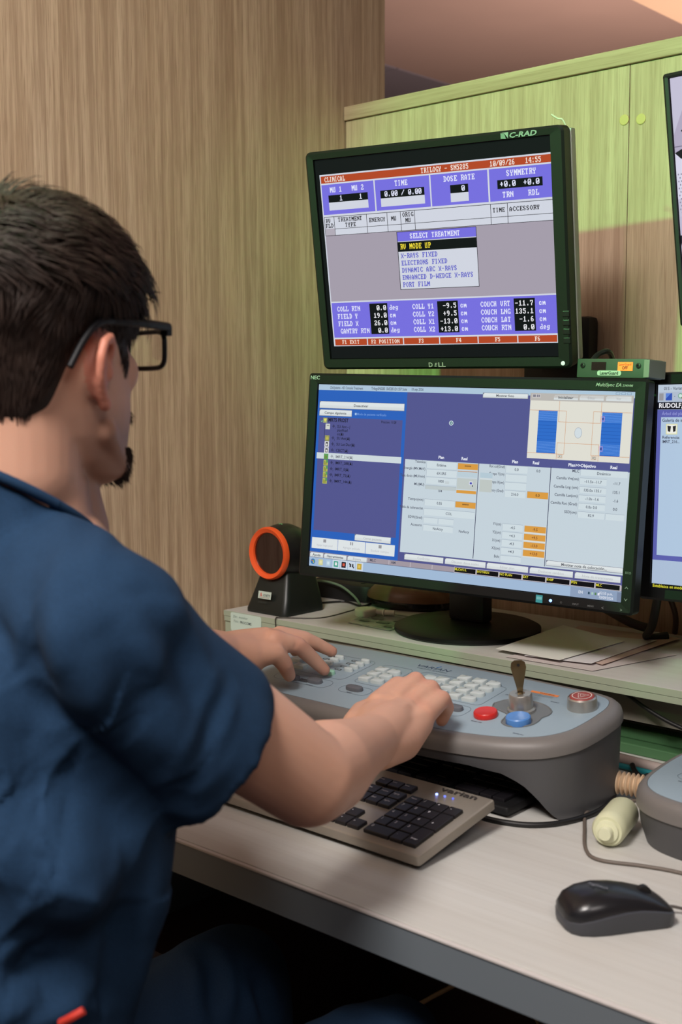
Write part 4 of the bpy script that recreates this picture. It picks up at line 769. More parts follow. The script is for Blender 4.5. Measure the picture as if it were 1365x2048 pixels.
MB().lathe([(.005, 0), (.005, .001), (.0005, .0012)], 12, axes(W(-1.46, 1.69, -.3677), (1, 0, 0), (0, 1, 0), (0, 0, 1))).build('button', BLK, t)
tag(MB().tube([W(-1.565, 1.60, -.3972), W(-1.56, 1.64, -.372), W(-1.53, 1.65, -.366), W(-1.48, 1.648, -.370), W(-1.44, 1.642, -.385), W(-1.42, 1.635, -.3975)], .0022, 8).build('coiled_cable', mat('pale green cable', (110, 134, 108), .4)), 'pale greenish cable arching behind the scanner', 'cable')
# thick cables hanging between the monitors
def cable(label, pts, r, m, name='cable'): return tag(MB().tube(pts, r, 10).build(name, m, smooth=60), label, 'cable')
GC = mat('dark grey cable', (70, 64, 62), .5)
cable('thick dark grey cable running behind the central monitor base to the right', [W(-1.13, 1.63, -.30), W(-1.10, 1.66, -.335), W(-1.03, 1.70, -.352), W(-.98, 1.715, -.355), W(-.93, 1.74, -.382), W(-.90, 1.76, -.3925)], .0075, GC)
cable('black cable hanging down between the two wide monitors', [W(-.805, 1.585, -.20), W(-.815, 1.61, -.28), W(-.85, 1.66, -.36), W(-.88, 1.70, -.3925), W(-.86, 1.73, -.3925)], .0065, RUB)
cable('olive grey cable rising to the right monitor behind the papers', [W(-.835, 1.755, -.393), W(-.82, 1.745, -.37), W(-.79, 1.73, -.33), W(-.76, 1.71, -.28), W(-.75, 1.70, -.24)], .0058, mat('olive grey cable', (120, 112, 94), .5))
cable('dark brown thin cable standing up in the gap between the wide monitors', [W(-.865, 1.765, -.394), W(-.858, 1.75, -.36), W(-.868, 1.73, -.30), W(-.86, 1.70, -.2)], .0045, mat('brown cable', (70, 50, 42), .5))
# ------------------------------------------------------------------ things on the desk, right of the console
t = thing('white_tube', 'small cream-white bottle lying on its side beside the smaller console', 'bottle', W(-.651, 1.205, -.5198))
ax = Vector((-.24, .97, 0)).normalized(); BM_ = axes(W(-.6510, 1.172, -.5005), ax.cross(Vector((0, 0, 1))), (0, 0, 1), ax)
CRM = mat('cream plastic', (214, 216, 180), .4)
MB().lathe([(.0165, .004), (.019, .008), (.0192, .02), (.0192, .070), (.0172, .076), (.0003, .077)], 32, BM_).build('bottle_body', CRM, t, smooth=35)
MB().lathe([(.0003, -.008), (.0070, -.008), (.0078, -.0065), (.0082, .0005), (.0128, .0012), (.0135, .0038), (.0003, .0038)], 32, BM_).build('cap', mat('cream cap', (222, 224, 190), .4), t, smooth=35)
HS = mat('beige corrugated hose', (206, 178, 146), .5)
pts = [Vector(W(-.748, 1.328, -.500)).lerp(W(-.672, 1.345, -.500), i/96) for i in range(97)]
tag(MB().tube(pts, lambda q: .0125+.0026*math.cos(q*2*math.pi*13), 16, smooth=False).build('corrugated_hose', HS, smooth=80), 'beige ribbed hose between the large and the smaller console', 'hose')
cable('black cable curving round the foot of the large console', [Zp(955, 1632, -.5165), Zp(1000, 1643, -.5165), Zp(1060, 1650, -.5165), Zp(1120, 1646, -.5165), Zp(1180, 1630, -.5165), Zp(1218, 1608, -.5165), Zp(1228, 1588, -.5165), Zp(1222, 1572, -.5165)], .0034, RUB)
cable('thin grey-brown cable looping across the desk past the bottle', [Zp(1300, 1598, -.5178), Zp(1262, 1602, -.5178), Zp(1205, 1607, -.5178), Zp(1174, 1625, -.5178), Zp(1170, 1660, -.5178), Zp(1173, 1700, -.5178), Zp(1200, 1720, -.5178), Zp(1280, 1731, -.5178), Zp(1340, 1741, -.5178), Zp(1400, 1755, -.5178)], .0021, mat('grey brown cable', (104, 94, 86), .5))
cable('thick pale grey cable behind the consoles under the shelf', [W(-.80, 1.455, -.511), W(-.70, 1.45, -.511), W(-.62, 1.46, -.511), W(-.3, 1.465, -.511)], .0075, mat('pale grey cable', (170, 156, 150), .5))
cable('turquoise cable behind the consoles', [W(-.80, 1.437, -.5145), W(-.72, 1.435, -.5145), W(-.66, 1.440, -.5145), W(-.3, 1.438, -.5145)], .004, mat('turquoise cable', (30, 128, 136), .4))
cable('white thin cable beside the turquoise one', [W(-.72, 1.425, -.5165), W(-.68, 1.421, -.5165), W(-.3, 1.424, -.5165)], .0025, mat('white cable', (200, 206, 200), .4))
cable('black cable in front of the turquoise one', [W(-.76, 1.435, -.509), W(-.74, 1.415, -.514), W(-.70, 1.402, -.5165), W(-.65, 1.414, -.5155)], .0035, RUB)
t = thing('black_plug', 'black connector lying behind the ribbed hose', 'plug', W(-.69, 1.378, -.5198))
MB().box(W(-.715, 1.364, -.5197), W(-.675, 1.392, -.497), bev=.006).build('connector', BLKM, t, smooth=40)
MB().tube([W(-.676, 1.378, -.508), W(-.668, 1.38, -.508), W(-.664, 1.382, -.508)], .005, 10).build('strain_relief', RUB, t)
cable('black cable sagging in front of the shelf apron on the right', [W(-.80, 1.482, -.425), W(-.76, 1.474, -.440), W(-.71, 1.470, -.455), W(-.62, 1.474, -.472), W(-.5, 1.478, -.478)], .0028, RUB)
# under the desk
UC = mat('dusty pale cable', (150, 130, 100), .6)
cable('pale cable hanging in a curve in the dark under the desk', [W(-.93, 1.60, -.60), W(-.94, 1.52, -.78), W(-1.03, 1.46, -.90), W(-1.16, 1.42, -1.02), W(-1.22, 1.40, -1.2), W(-1.22, 1.38, -1.262)], .004, UC)
cable('thin loose cable hanging against the dark back board', [W(-1.10, 1.60, -.60), W(-1.14, 1.59, -.8), W(-1.12, 1.58, -.95), W(-1.0, 1.57, -1.0), W(-.95, 1.56, -1.1), W(-.9, 1.54, -1.263)], .003, UC)
t = thing('computer_tower', 'dark computer case standing in shadow under the desk', 'computer', W(-1.38, 1.32, -1.27))
MB().box(W(-1.48, 1.12, -1.268), W(-1.30, 1.55, -.86), bev=.006).build('case', mat('dark reddish case', (48, 26, 24), .5), t, smooth=30)
MB().box(W(-1.475, 1.112, -1.25), W(-1.305, 1.121, -.875), bev=.004).build('front_panel', BLK, t, smooth=30)
MB().box(W(-1.46, 1.108, -.95), W(-1.32, 1.113, -.915)).build('drive_bay', BLKG, t)
# ------------------------------------------------------------------ the person
SKIN = attr_mat('skin', False, .5, sss=.12); SKIN.node_tree.nodes['Principled BSDF'].inputs['Specular IOR Level'].default_value = .35
SCRUB = mat('navy scrub cloth', (28, 53, 80), .9, spec=.2, noise=(420, .10, .25)); HAIRM = mat('dark brown hair', (39, 26, 20), .62, spec=.3, noise=(60, .25, 0))
class Body(MB):
    def cap(s, a, b, ra, rb, n=28, k=7):                  # tapered capsule
        a, b = Vector(a), Vector(b); t = (b-a).normalized(); u = t.orthogonal().normalized(); v = t.cross(u); rings = []
        for c, r, sg in ((a, ra, -1), (b, rb, 1)):
            rr = []
            for i in range(k+1):
                q = math.pi/2*i/k*.96; rr.append((c+t*sg*r*math.sin(q), r*math.cos(q)))
            rings += rr[::-1] if sg < 0 else rr
        s.loft([[c+(u*math.cos(2*math.pi*j/n)+v*math.sin(2*math.pi*j/n))*r for j in range(n)] for c, r in rings]); return s
    def chain(s, pts, rs):
        for i in range(len(pts)-1): s.cap(pts[i], pts[i+1], rs[i], rs[i+1])
        return s
    def ell(s, c, rx, ry, rz, M=None):
        c = Vector(c); A = M if M is not None else Matrix.Identity(3); rings = []
        for i in range(1, 12):
            q = -math.pi/2+math.pi*i/12; rings.append([c+A @ Vector((rx*math.cos(q)*math.cos(2*math.pi*j/18), ry*math.cos(q)*math.sin(2*math.pi*j/18), rz*math.sin(q))) for j in range(18)])
        s.loft(rings); return s
    def torso(s, rows, grow=0, n=32):                     # rows: z, x centre, y centre, half width, half depth
        s.loft([[W(cx+(rx+grow)*math.copysign(abs(math.cos(a))**.85, math.cos(a)), cy+(ry+grow)*math.copysign(abs(math.sin(a))**.85, math.sin(a)), z) for a in [2*math.pi*j/n for j in range(n)]] for z, cx, cy, rx, ry in rows]); return s
# joints (world): measured depths behind the lens
N0 = P(40, 1010, 1.06); SR = P(192, 1262, .955); ER = P(615, 1556, 1.11); WR = P(744, 1481, 1.318)
SL = W(-1.075, .615, -.17); WL = P(452, 1303, 1.62); EL = (SL+WL)/2+Vector((-.045, .0, -.05))
PEL = W(-.93, .47, -.76)
HR, HL = W(-.83, .50, -.76), W(-1.03, .50, -.76); KR, KL = W(-.80, .96, -.752), W(-1.07, .98, -.755)
AR, AL = W(-.80, 1.00, -1.19), W(-1.10, 1.06, -1.19)
HC = P(67, 735, 1.05)                                     # head centre at ear height
hf = Vector((-.20, .98, -.03)).normalized(); hr = hf.cross(Vector((0, 0, 1))).normalized(); hu = hr.cross(hf).normalized()
HM = Matrix((hf, hr, hu)).transposed()
def hp(f, l, h): return HC+HM @ Vector((f, l, h))
# head sections: height, front, back, half width, roundness front
HS_ = ((-.104, .088, .045, .022), (-.096, .098, .020, .036), (-.080, .100, -.030, .047), (-.060, .099, -.064, .057), (-.040, .100, -.078, .062), (-.018, .097, -.089, .066), (.0, .094, -.093, .069), (.020, .090, -.097, .071), (.038, .091, -.100, .073), (.055, .096, -.102, .074), (.075, .087, -.102, .075), (.090, .075, -.095, .072), (.105, .057, -.080, .062), (.117, .038, -.056, .046), (.125, .012, -.026, .024))
def hsec(h, a, t=0):
    for (h0, *A), (h1, *B) in zip(HS_, HS_[1:]):
        if h0 <= h <= h1: k = (h-h0)/(h1-h0); fr, bk, hw = [x+(y-x)*k for x, y in zip(A, B)]; break
    else: fr, bk, hw = HS_[0][1:] if h < HS_[0][0] else HS_[-1][1:]
    c = (fr+bk)/2; hd_ = (fr-bk)/2+t; co, si = math.cos(a), math.sin(a)
    e = .95 if co > 0 else 1.0
    return (c+hd_*math.copysign(abs(co)**e, co), (hw+t)*math.copysign(abs(si)**(.86 if co > 0 else .95), si), h)
b = Body()
b.loft([[hp(*hsec(h, 2*math.pi*j/36)) for j in range(36)] for h, *_ in HS_])
# face
b.chain([hp(.092, 0, .035), hp(.108, 0, .012), hp(.119, 0, -.008)], [.008, .009, .0095]); b.chain([hp(.108, -.011, -.014), hp(.116, 0, -.012), hp(.108, .011, -.014)], [.006, .0075, .006])
for s_ in (-1, 1):
    b.chain([hp(.098, s_*.008, .052), hp(.092, s_*.030, .058), hp(.074, s_*.052, .052)], [.006, .007, .006])
    b.ell(hp(.068, s_*.036, -.002), .020, .020, .022, HM); b.chain([hp(.086, s_*.018, -.052), hp(.104, 0, -.0505)], [.0055, .0065]); b.chain([hp(.086, s_*.018, -.044), hp(.106, 0, -.0425)], [.0045, .006])
    b.chain([hp(.03, s_*.054, -.055), hp(.085, s_*.022, -.088)], [.012, .012])
b.ell(hp(.088, 0, -.088), .016, .018, .014, HM)
# ears: outer helix, lobe, inner bowl
def ear(s_):
    o = lambda f, l, h: hp(f*.9+.010, s_*(.066+l*1.1), h*.86-.004)
    b.chain([o(.010, .004, .012), o(.006, .010, .026), o(-.006, .016, .034), o(-.018, .019, .028), o(-.024, .020, .012), o(-.021, .017, -.006), o(-.012, .012, -.022), o(-.002, .008, -.033), o(.006, .004, -.030)], [.0036, .0040, .0044, .0046, .0046, .0044, .0045, .0062, .0040])
    b.chain([o(-.010, .012, .022), o(-.014, .014, .004), o(-.006, .009, -.016)], [.0036, .004, .0036]); b.chain([o(.008, .004, .004), o(.006, .006, -.004)], [.0045, .0045])
    b.ell(o(-.008, .003, .0), .015, .007, .024, HM)
ear(1); ear(-1)
# neck and torso
NB_ = N0+Vector((0, -.005, -.01))
b.chain([hp(-.024, 0, -.03), hp(-.022, 0, -.090), NB_+Vector((0, .005, .02)), NB_+Vector((0, 0, -.05))], [.056, .055, .060, .075])
b.chain([hp(.03, 0, -.085), W(-.925, .65, -.13)], [.030, .04])
for S_ in (SR, SL): b.chain([hp(-.035, 0, -.098), NB_+(S_-NB_)*.45+Vector((0, .004, -.024)), S_], [.030, .040, .047])
TR = ((-.88, -.93, .46, .165, .12), (-.80, -.93, .47, .172, .125), (-.70, -.93, .49, .165, .12), (-.58, -.93, .51, .150, .112), (-.46, -.93, .53, .152, .116), (-.36, -.925, .555, .160, .122), (-.27, -.92, .58, .160, .118), (-.20, -.915, .59, .14, .10), (-.15, -.915, .598, .10, .08), (-.115, -.916, .598, .065, .06))
b.torso(TR)
# arms
b.chain([SR, SR.lerp(ER, .5), ER], [.050, .050, .045]); b.chain([ER, ER.lerp(WR, .25), ER.lerp(WR, .6), WR], [.045, .046, .0365, .0295])
b.chain([SL, SL.lerp(EL, .5), EL], [.052, .048, .040]); b.chain([EL, EL.lerp(WL, .35), WL], [.042, .042, .027])
# legs
for H_, K_, A_ in ((HR, KR, AR), (HL, KL, AL)):
    b.chain([H_, K_], [.088, .060]); b.chain([K_, K_.lerp(A_, .35), A_], [.056, .054, .036]); b.chain([A_+Vector((0, -.02, -.035)), A_+Vector((0, .15, -.05))], [.032, .022])
def finger(pts, rs): b.chain([P(*p) for p in pts], rs)
# right hand (palm down, fingers bent onto the keys)
b.chain([ER.lerp(WR, .75), WR, P(777, 1456, 1.372), P(806, 1430, 1.42)], [.034, .0300, .0290, .021]); b.chain([WR+Vector((0, 0, .002)), P(745, 1450, 1.385), P(766, 1420, 1.42)], [.026, .025, .019])
b.chain([P(752, 1494, 1.322), P(800, 1478, 1.372), P(834, 1446, 1.41)], [.027, .026, .020]); b.chain([P(758, 1410, 1.415), P(794, 1408, 1.432), P(822, 1420, 1.427), P(848, 1432, 1.415)], [.0155, .0145, .0145, .0145])
finger([(848, 1430, 1.415), (884, 1398, 1.455), (893, 1416, 1.475), (884, 1441, 1.485)], [.0145, .0112, .0102, .0080])
finger([(822, 1414, 1.425), (862, 1377, 1.467), (874, 1395, 1.490), (868, 1420, 1.500)], [.0145, .0115, .0104, .0082])
finger([(794, 1402, 1.430), (832, 1361, 1.475), (848, 1378, 1.500), (850, 1403, 1.515)], [.0145, .0115, .0104, .0082])
finger([(758, 1406, 1.420), (796, 1370, 1.460), (815, 1374, 1.490), (826, 1394, 1.510)], [.0145, .0112, .0102, .0080])
finger([(722, 1478, 1.335), (708, 1446, 1.37), (722, 1422, 1.41), (742, 1410, 1.44)], [.020, .0135, .0115, .0092])
# left hand
b.chain([WL, P(492, 1292, 1.65), P(530, 1280, 1.665)], [.027, .024, .0185]); b.chain([WL, P(498, 1312, 1.635), P(532, 1302, 1.645)], [.026, .026, .018])
b.chain([P(470, 1298, 1.67), P(540, 1277, 1.72)], [.022, .016]); b.chain([P(548, 1283, 1.655), P(556, 1276, 1.685), P(556, 1276, 1.715), P(552, 1281, 1.74)], [.0155, .0145, .0140, .0130])
finger([(512, 1310, 1.635), (552, 1306, 1.64), (569, 1328, 1.652), (579, 1351, 1.668)], [.020, .0135, .0120, .0092])
finger([(548, 1281, 1.655), (596, 1290, 1.672), (622, 1314, 1.690), (649, 1340, 1.706)], [.0155, .0120, .0108, .0088])
finger([(560, 1272, 1.685), (608, 1277, 1.70), (636, 1289, 1.715), (664, 1303, 1.728)], [.0145, .0112, .0100, .0084])
finger([(556, 1276, 1.715), (592, 1272, 1.745), (612, 1284, 1.76), (622, 1298, 1.768)], [.0135, .0108, .0095, .0078])
finger([(550, 1282, 1.735), (572, 1280, 1.765), (584, 1290, 1.775), (590, 1304, 1.78)], [.0125, .0098, .0088, .0072])
me_root = thing('person', 'person in navy scrubs with short dark hair seated at the desk, typing on the console', 'person', W(-.93, .5, -1.27))
body = b.build('body', SKIN, me_root, remesh=.0026, iters=7)
me = body.data; n = len(me.vertices); co = np.empty(n*3); me.vertices.foreach_get('co', co); co = co.reshape(-1, 3)+np.array(me_root.location)
hv = (co-np.array(HC)) @ np.array(HM)                       # f, l, h
tint = np.tile(np.array(lin((206, 158, 134))), (n, 1))
def blend(w_, c):
    global tint
    tint = tint*(1-w_[:, None])+np.array(lin(c))*w_[:, None]
ss = lambda x, a, b_: np.clip((x-a)/(b_-a), 0, 1)
inh = np.linalg.norm(hv, axis=1) < .17
blend(inh*ss(-hv[:, 2], .028, .06)*ss(hv[:, 0], .0, .03)*ss(-hv[:, 2], -1, 0)*.55, (96, 66, 54))          # shaven jaw
blend((inh & (np.abs(hv[:, 1]) > .070) & (hv[:, 0] < .022) & (hv[:, 0] > -.02) & (hv[:, 2] < .035) & (hv[:, 2] > -.05))*.45, (206, 98, 78))   # ears
for p_, r_ in [(P(*q), .013) for q in ((884, 1398, 1.455), (862, 1377, 1.467), (832, 1361, 1.475), (848, 1430, 1.415), (822, 1412, 1.425), (596, 1290, 1.672), (569, 1328, 1.652), (548, 1281, 1.655), (884, 1441, 1.485), (649, 1340, 1.706), (664, 1303, 1.728))]:
    d_ = np.linalg.norm(co-np.array(p_), axis=1); blend(np.clip(1-d_/(r_*1.6), 0, 1)*.45, (198, 122, 100))
# lips
blend((inh & (np.abs(hv[:, 2]+.047) < .008) & (hv[:, 0] > .098) & (np.abs(hv[:, 1]) < .020))*.7, (176, 96, 88))
# wrist and finger creases pressed into the skin
no = np.empty(n*3); me.vertices.foreach_get('normal', no); no = no.reshape(-1, 3); disp = np.zeros(n)
def crease(a, b_, depth, wid):
    global disp
    a, b_ = np.array(a), np.array(b_); ab = b_-a; t_ = np.clip(((co-a) @ ab)/(ab @ ab), 0, 1); d_ = np.linalg.norm(co-(a+t_[:, None]*ab), axis=1); disp = disp-depth*np.exp(-(d_/wid)**2)
crease(P(708, 1446, 1.29), P(702, 1530, 1.27), .0025, .012)
crease(P(590, 1282, 1.66), P(592, 1298, 1.655), .0012, .003); crease(P(560, 1300, 1.63), P(574, 1308, 1.63), .0010, .003)
for q in ((806, 1392), (840, 1399)): crease(P(q[0], q[1], 1.41), P(q[0]+24, q[1]-24, 1.44), .0030, .005)
for p_ in ((848, 1427, 1.405), (822, 1408, 1.41), (794, 1398, 1.415)):
    d_ = np.linalg.norm(co-np.array(P(*p_)), axis=1); disp += .0022*np.exp(-(d_/.010)**2)
for q0, q1 in (((846, 1424), (770, 1462)), ((820, 1404), (756, 1452)), ((792, 1396), (742, 1446)), ((762, 1402), (728, 1442))): crease(P(*q0, 1.395), P(*q1, 1.335), -.0010, .0045)
eye_sock = [np.array(hp(.090, s_*.030, .034)) for s_ in (-1, 1)]
for e_ in eye_sock: d_ = np.linalg.norm(co-e_, axis=1); disp -= .007*np.exp(-(d_/.013)**2)
co2 = co+no*disp[:, None]-np.array(me_root.location); me.vertices.foreach_set('co', co2.ravel())
ca = me.color_attributes.new('Col', 'FLOAT_COLOR', 'POINT'); ca.data.foreach_set('color', np.hstack([tint, np.ones((n, 1))]).ravel()); me.update()
EYEM = mat('eye white', (225, 220, 214), .2); IRIS = mat('dark iris', (40, 26, 20), .2)
for s_ in (-1, 1):
    c = hp(.0745, s_*.030, .033); fm = axes(c, hr, hu, hf)
    ey = MB().lathe([(.0115*math.cos(q), .0115*math.sin(q)) for q in [math.radians(a) for a in range(-80, 66, 12)]], 20, fm).build('eye', EYEM, me_root, smooth=60)
    MB().lathe([(.0058, .0098), (.0045, .0112), (.0003, .0118)], 16, fm).build('iris', IRIS, ey, smooth=60)
    MB().tube([hp(.104, s_*.012, .052), hp(.101, s_*.028, .059), hp(.086, s_*.046, .056)], lambda q: .0034-.0018*q, 8).build('eyebrow', HAIRM, me_root, smooth=60)
NAIL = mat('finger nail', (226, 178, 158), .3)
for a, b_, wv in (((569, 1328, 1.645), (579, 1351, 1.660), (.0092)), ((622, 1314, 1.690), (649, 1340, 1.706), .0085), ((636, 1289, 1.715), (664, 1303, 1.728), .008)):
    A, B_ = P(*a), P(*b_); t_ = (B_-A).normalized(); side = t_.cross(Vector((0, 0, 1))).normalized(); up = side.cross(t_).normalized(); c = B_+up*(wv*.80)-t_*.001
    Mn = axes(c, side, t_, up); rings = []
    m = MB(); m.loft([[(x*.0052*k, y*.0065*k, z-.0012*(x*x)) for x, y in [(math.cos(q), math.sin(q)) for q in [2*math.pi*i/16 for i in range(16)]]] for k, z in ((1, -.0012), (1, .0002), (.85, .0009))], True, 0, Mn); m.build('fingernail', NAIL, me_root, smooth=50)
# hair: shell following the skull with a hairline, plus locks
def thick(a, h):                                         # a: 0 = front
    x = abs((a+math.pi) % (2*math.pi)-math.pi)/math.pi   # 0 front .. 1 back
    pts_ = ((0, .070), (.17, .066), (.215, .040), (.25, .012), (.30, -.010), (.335, -.012), (.38, .012), (.42, .030), (.47, .034), (.54, .030), (.60, -.005), (.68, -.040), (.76, -.058), (1, -.062)); line = 0
    for (xa, la), (xb, lb) in zip(pts_, pts_[1:]):
        if xa <= x <= xb: line = la+(lb-la)*(x-xa)/(xb-xa)
    d = h-line; base = .0075 if x < .42 and h < .03 else (.012+.010*ss(np.array(h), .0, .09).item())
    top = .022 if h > .09 else base
    return -.006+min(1, max(0, (d+.012)/.03))*(top+.004*noise.noise(Vector((math.cos(a)*3, math.sin(a)*3, h*30)))) 
hb = Body(); rows_ = [(-.070+i*.0068) for i in range(30)]
rows_ = [h for h in rows_ if h < .122]+[.1245]
rings = []
for h in rows_: rings.append([hp(*(lambda q: (q[0], q[1], q[2]+max(0, (h-.085)/.040)*.016*(1 if thick(2*math.pi*j/64, h) > 0 else 0)))(hsec(h, 2*math.pi*j/64, thick(2*math.pi*j/64, h)))) for j in range(64)])
top = [hp(-.008+.0*math.cos(a), 0, .160) for a in range(64)]
rings.append([hp(-.008+.035*math.cos(2*math.pi*j/64), .03*math.sin(2*math.pi*j/64), .1455) for j in range(64)])
hb.loft(rings)
hair = hb.build('hair', HAIRM, me_root, remesh=.004, iters=3)
rnd = random.Random(3); hs = MB()
hme = hair.data; off = Vector(me_root.location); hc_np = None
vts = [v for v in hme.vertices]
for _ in range(9000):
    v = vts[rnd.randrange(len(vts))]; p = v.co+off; q = HM.transposed() @ (p-HC); f_, l_, h_ = q
    a = math.atan2(l_/.07, (f_+.002)/.098)
    if thick(a, min(h_, .118)) < .0015: continue
    nrm = Vector(v.normal)
    if h_ > .07: fl = hf*(1.0 if f_ > -.05 else .2)+hr*(.45 if l_ > 0 else -.35)*(1 if abs(l_) > .02 else .3)-hu*.25   # top swept forward
    else: fl = -hu+hf*(.25 if f_ > 0 else -.1)
    fl = fl+Vector(noise.noise_vector(p*22))*.7+Vector((rnd.uniform(-.12, .12), rnd.uniform(-.12, .12), rnd.uniform(-.12, .12)))
    fl = (fl-nrm*fl.dot(nrm)).normalized(); L_ = rnd.uniform(.020, .038) if h_ > .06 else rnd.uniform(.008, .016)
    lift = rnd.uniform(.09, .20) if h_ > .06 else rnd.uniform(.04, .09); r_ = rnd.uniform(.0005, .0010); sd = fl.cross(nrm)*r_
    pts = [p-nrm*.0003, p+fl*L_*.4+nrm*L_*lift*.8, p+fl*L_*.75+nrm*L_*lift*.9-hu*.001, p+fl*L_+nrm*L_*lift*.6-hu*.003]
    vs = []
    for k, w_ in enumerate((1, 1, .7)): vs += [pts[k]-sd*w_, pts[k]+nrm*r_*.7*w_, pts[k]+sd*w_]
    vs.append(pts[3]); fs = []
    for k in range(2):
        for j in range(3): fs.append((k*3+j, k*3+(j+1) % 3, (k+1)*3+(j+1) % 3, (k+1)*3+j))
    fs += [(6, 7, 9), (7, 8, 9), (8, 6, 9)]; hs.add(vs, fs)
o = hs.build('hair_locks', HAIRM, me_root, smooth=80); o['kind'] = 'stuff'
# beard on the chin and moustache
bs = MB(); BRD = mat('dark beard', (34, 24, 20), .6)
for _ in range(1500):
    if rnd.random() < .70: a = rnd.uniform(-1.0, 1.0); h = rnd.uniform(-.103, -.070); q = hsec(h, a, .0005); q = (q[0]+.004, q[1], q[2])
    else: l_ = rnd.uniform(-.026, .026); q = (.1075-l_*l_*14, l_, -.032+rnd.uniform(-.004, .004)-abs(l_)*.25)
    p = hp(*q); d = (hf*.5-hu+hr*rnd.uniform(-.3, .3)+hf*rnd.uniform(-.3, .4)).normalized(); L_ = rnd.uniform(.005, .012); r_ = .0007; sd = d.orthogonal().normalized()*r_
    bs.add([p-sd-hf*.003, p+sd-hf*.003, p+d.cross(sd).normalized()*r_-hf*.003, p+d*L_], [(0, 1, 3), (1, 2, 3), (2, 0, 3), (0, 2, 1)])
o = bs.build('beard', BRD, me_root); o['kind'] = 'stuff'
# scrub top: torso, shoulders, sleeves with open hems
s = Body(); T2 = [(z, x, y, rx+.016+(.02 if z < -.6 else 0)+(.012 if -.6 <= z < -.3 else 0), ry+.016+(.02 if z < -.6 else .008)) for z, x, y, rx, ry in TR if z > -.81]
s.torso(T2[:-2]+[(-.165, -.915, .597, .115, .088)])
for S_ in (SR, SL): s.chain([NB_+(S_-NB_)*.24+Vector((0, -.010, -.020)), NB_+(S_-NB_)*.6+Vector((0, -.004, -.004)), S_], [.054, .062, .073])
CR = lambda r1, r2, z0, zb: [NB_+Vector((r1*math.cos(a), r2*math.sin(a)-.006, z0-zb*math.sin(a))) for a in [2*math.pi*j/32 for j in range(32)]]
s.loft([CR(.10, .085, -.13, 0), CR(.130, .092, -.075, .01), CR(.102, .088, -.035, .022), CR(.080, .080, -.002, .036), CR(.071, .074, .016, .042)])
def sleeve(S_, E_, k, r0, ra, rb_, wall=.006, twist=None):
    ax_ = (E_-S_).normalized(); u = twist if twist else Vector((0, 0, 1)); u = (u-ax_*u.dot(ax_)).normalized(); v = ax_.cross(u); Lh = (E_-S_).length*k; rg = []
    def r_(d, a1, a2, dz=0): return [S_+ax_*(d+dz*math.cos(q))+u*a1*math.cos(q)+v*a2*math.sin(q) for q in [2*math.pi*j/36 for j in range(36)]]
    for t_ in (0, .25, .5, .75, 1): rg.append(r_(Lh*t_, r0+(ra-r0)*t_**1.2, r0+(rb_-r0)*t_**1.2, -.016*t_))
    for t_ in (1, .8, .6): rg.append(r_(Lh*t_-.0, (r0+(ra-r0)*t_**1.2)-wall, (r0+(rb_-r0)*t_**1.2)-wall, -.016*t_))
    s.loft(rg)
SE = P(418, 1530, 1.04)
s.chain([SR, SR.lerp(ER, .52)], [.066, .0545])
sleeve(SR, SE, .97, .064, .078, .070, twist=Vector((.35, -.35, 1)))
sleeve(SL, EL, .62, .066, .078, .074)
# lap of the tunic
s.chain([W(-.80, .52, -.70), W(-.80, .66, -.705)], [.075, .066]); s.chain([W(-1.02, .52, -.70), W(-1.04, .68, -.70)], [.08, .070]); s.chain([W(-.93, .54, -.66), W(-.93, .64, -.69)], [.08, .06])
sh = s.build('scrub_top', SCRUB, me_root, remesh=.0036, iters=8)
def folds(o, amp, spec, seed):
    me = o.data; n = len(me.vertices); co = np.empty(n*3); me.vertices.foreach_get('co', co); co = co.reshape(-1, 3); no = np.empty(n*3); me.vertices.foreach_get('normal', no); no = no.reshape(-1, 3)
    wp = co+np.array(me_root.location); d = np.array([noise.noise(Vector((x*7+seed, y*7, z*7))) for x, y, z in wp])*amp
    d2 = np.array([noise.noise(Vector(((x+y)*13+seed, (x-y)*4+z*3, z*7+x*5))) for x, y, z in wp]); d += np.sin(d2*5)*amp*.5
    for a, b_, dep, wid in spec:
        a, b_ = np.array(a), np.array(b_); ab = b_-a; t_ = np.clip(((wp-a) @ ab)/(ab @ ab), 0, 1); dd = np.linalg.norm(wp-(a+t_[:, None]*ab), axis=1); tp = np.sin(np.pi*np.clip(t_, .06, .94))**.5
        d -= dep*tp*np.exp(-(dd/wid)**2)-dep*.55*tp*np.exp(-((dd-wid*2.0)/(wid*.9))**2)
    me.vertices.foreach_set('co', (co+no*d[:, None]).ravel()); me.update()
def on_cloth(o, path):                                    # points of the cloth surface that a chain of pixels looks at
    me = o.data; n = len(me.vertices); co = np.empty(n*3); me.vertices.foreach_get('co', co); co = co.reshape(-1, 3)+np.array(me_root.location)-np.array((0, 0, EYE))
    px = []
    for (u0, v0), (u1, v1) in zip(path, path[1:]): px += [(u0+(u1-u0)*k/4, v0+(v1-v0)*k/4) for k in range(4)]
    px.append(path[-1]); out = []
    for u, v in px:
        d = np.array((P(u, v, 1)-Vector((0, 0, EYE))).normalized()); t_ = co @ d; off_ = np.linalg.norm(co-t_[:, None]*d, axis=1); k = off_ < .007
        if k.any(): out.append(co[k][np.argmin(t_[k])]+np.array((0, 0, EYE)))
    return out
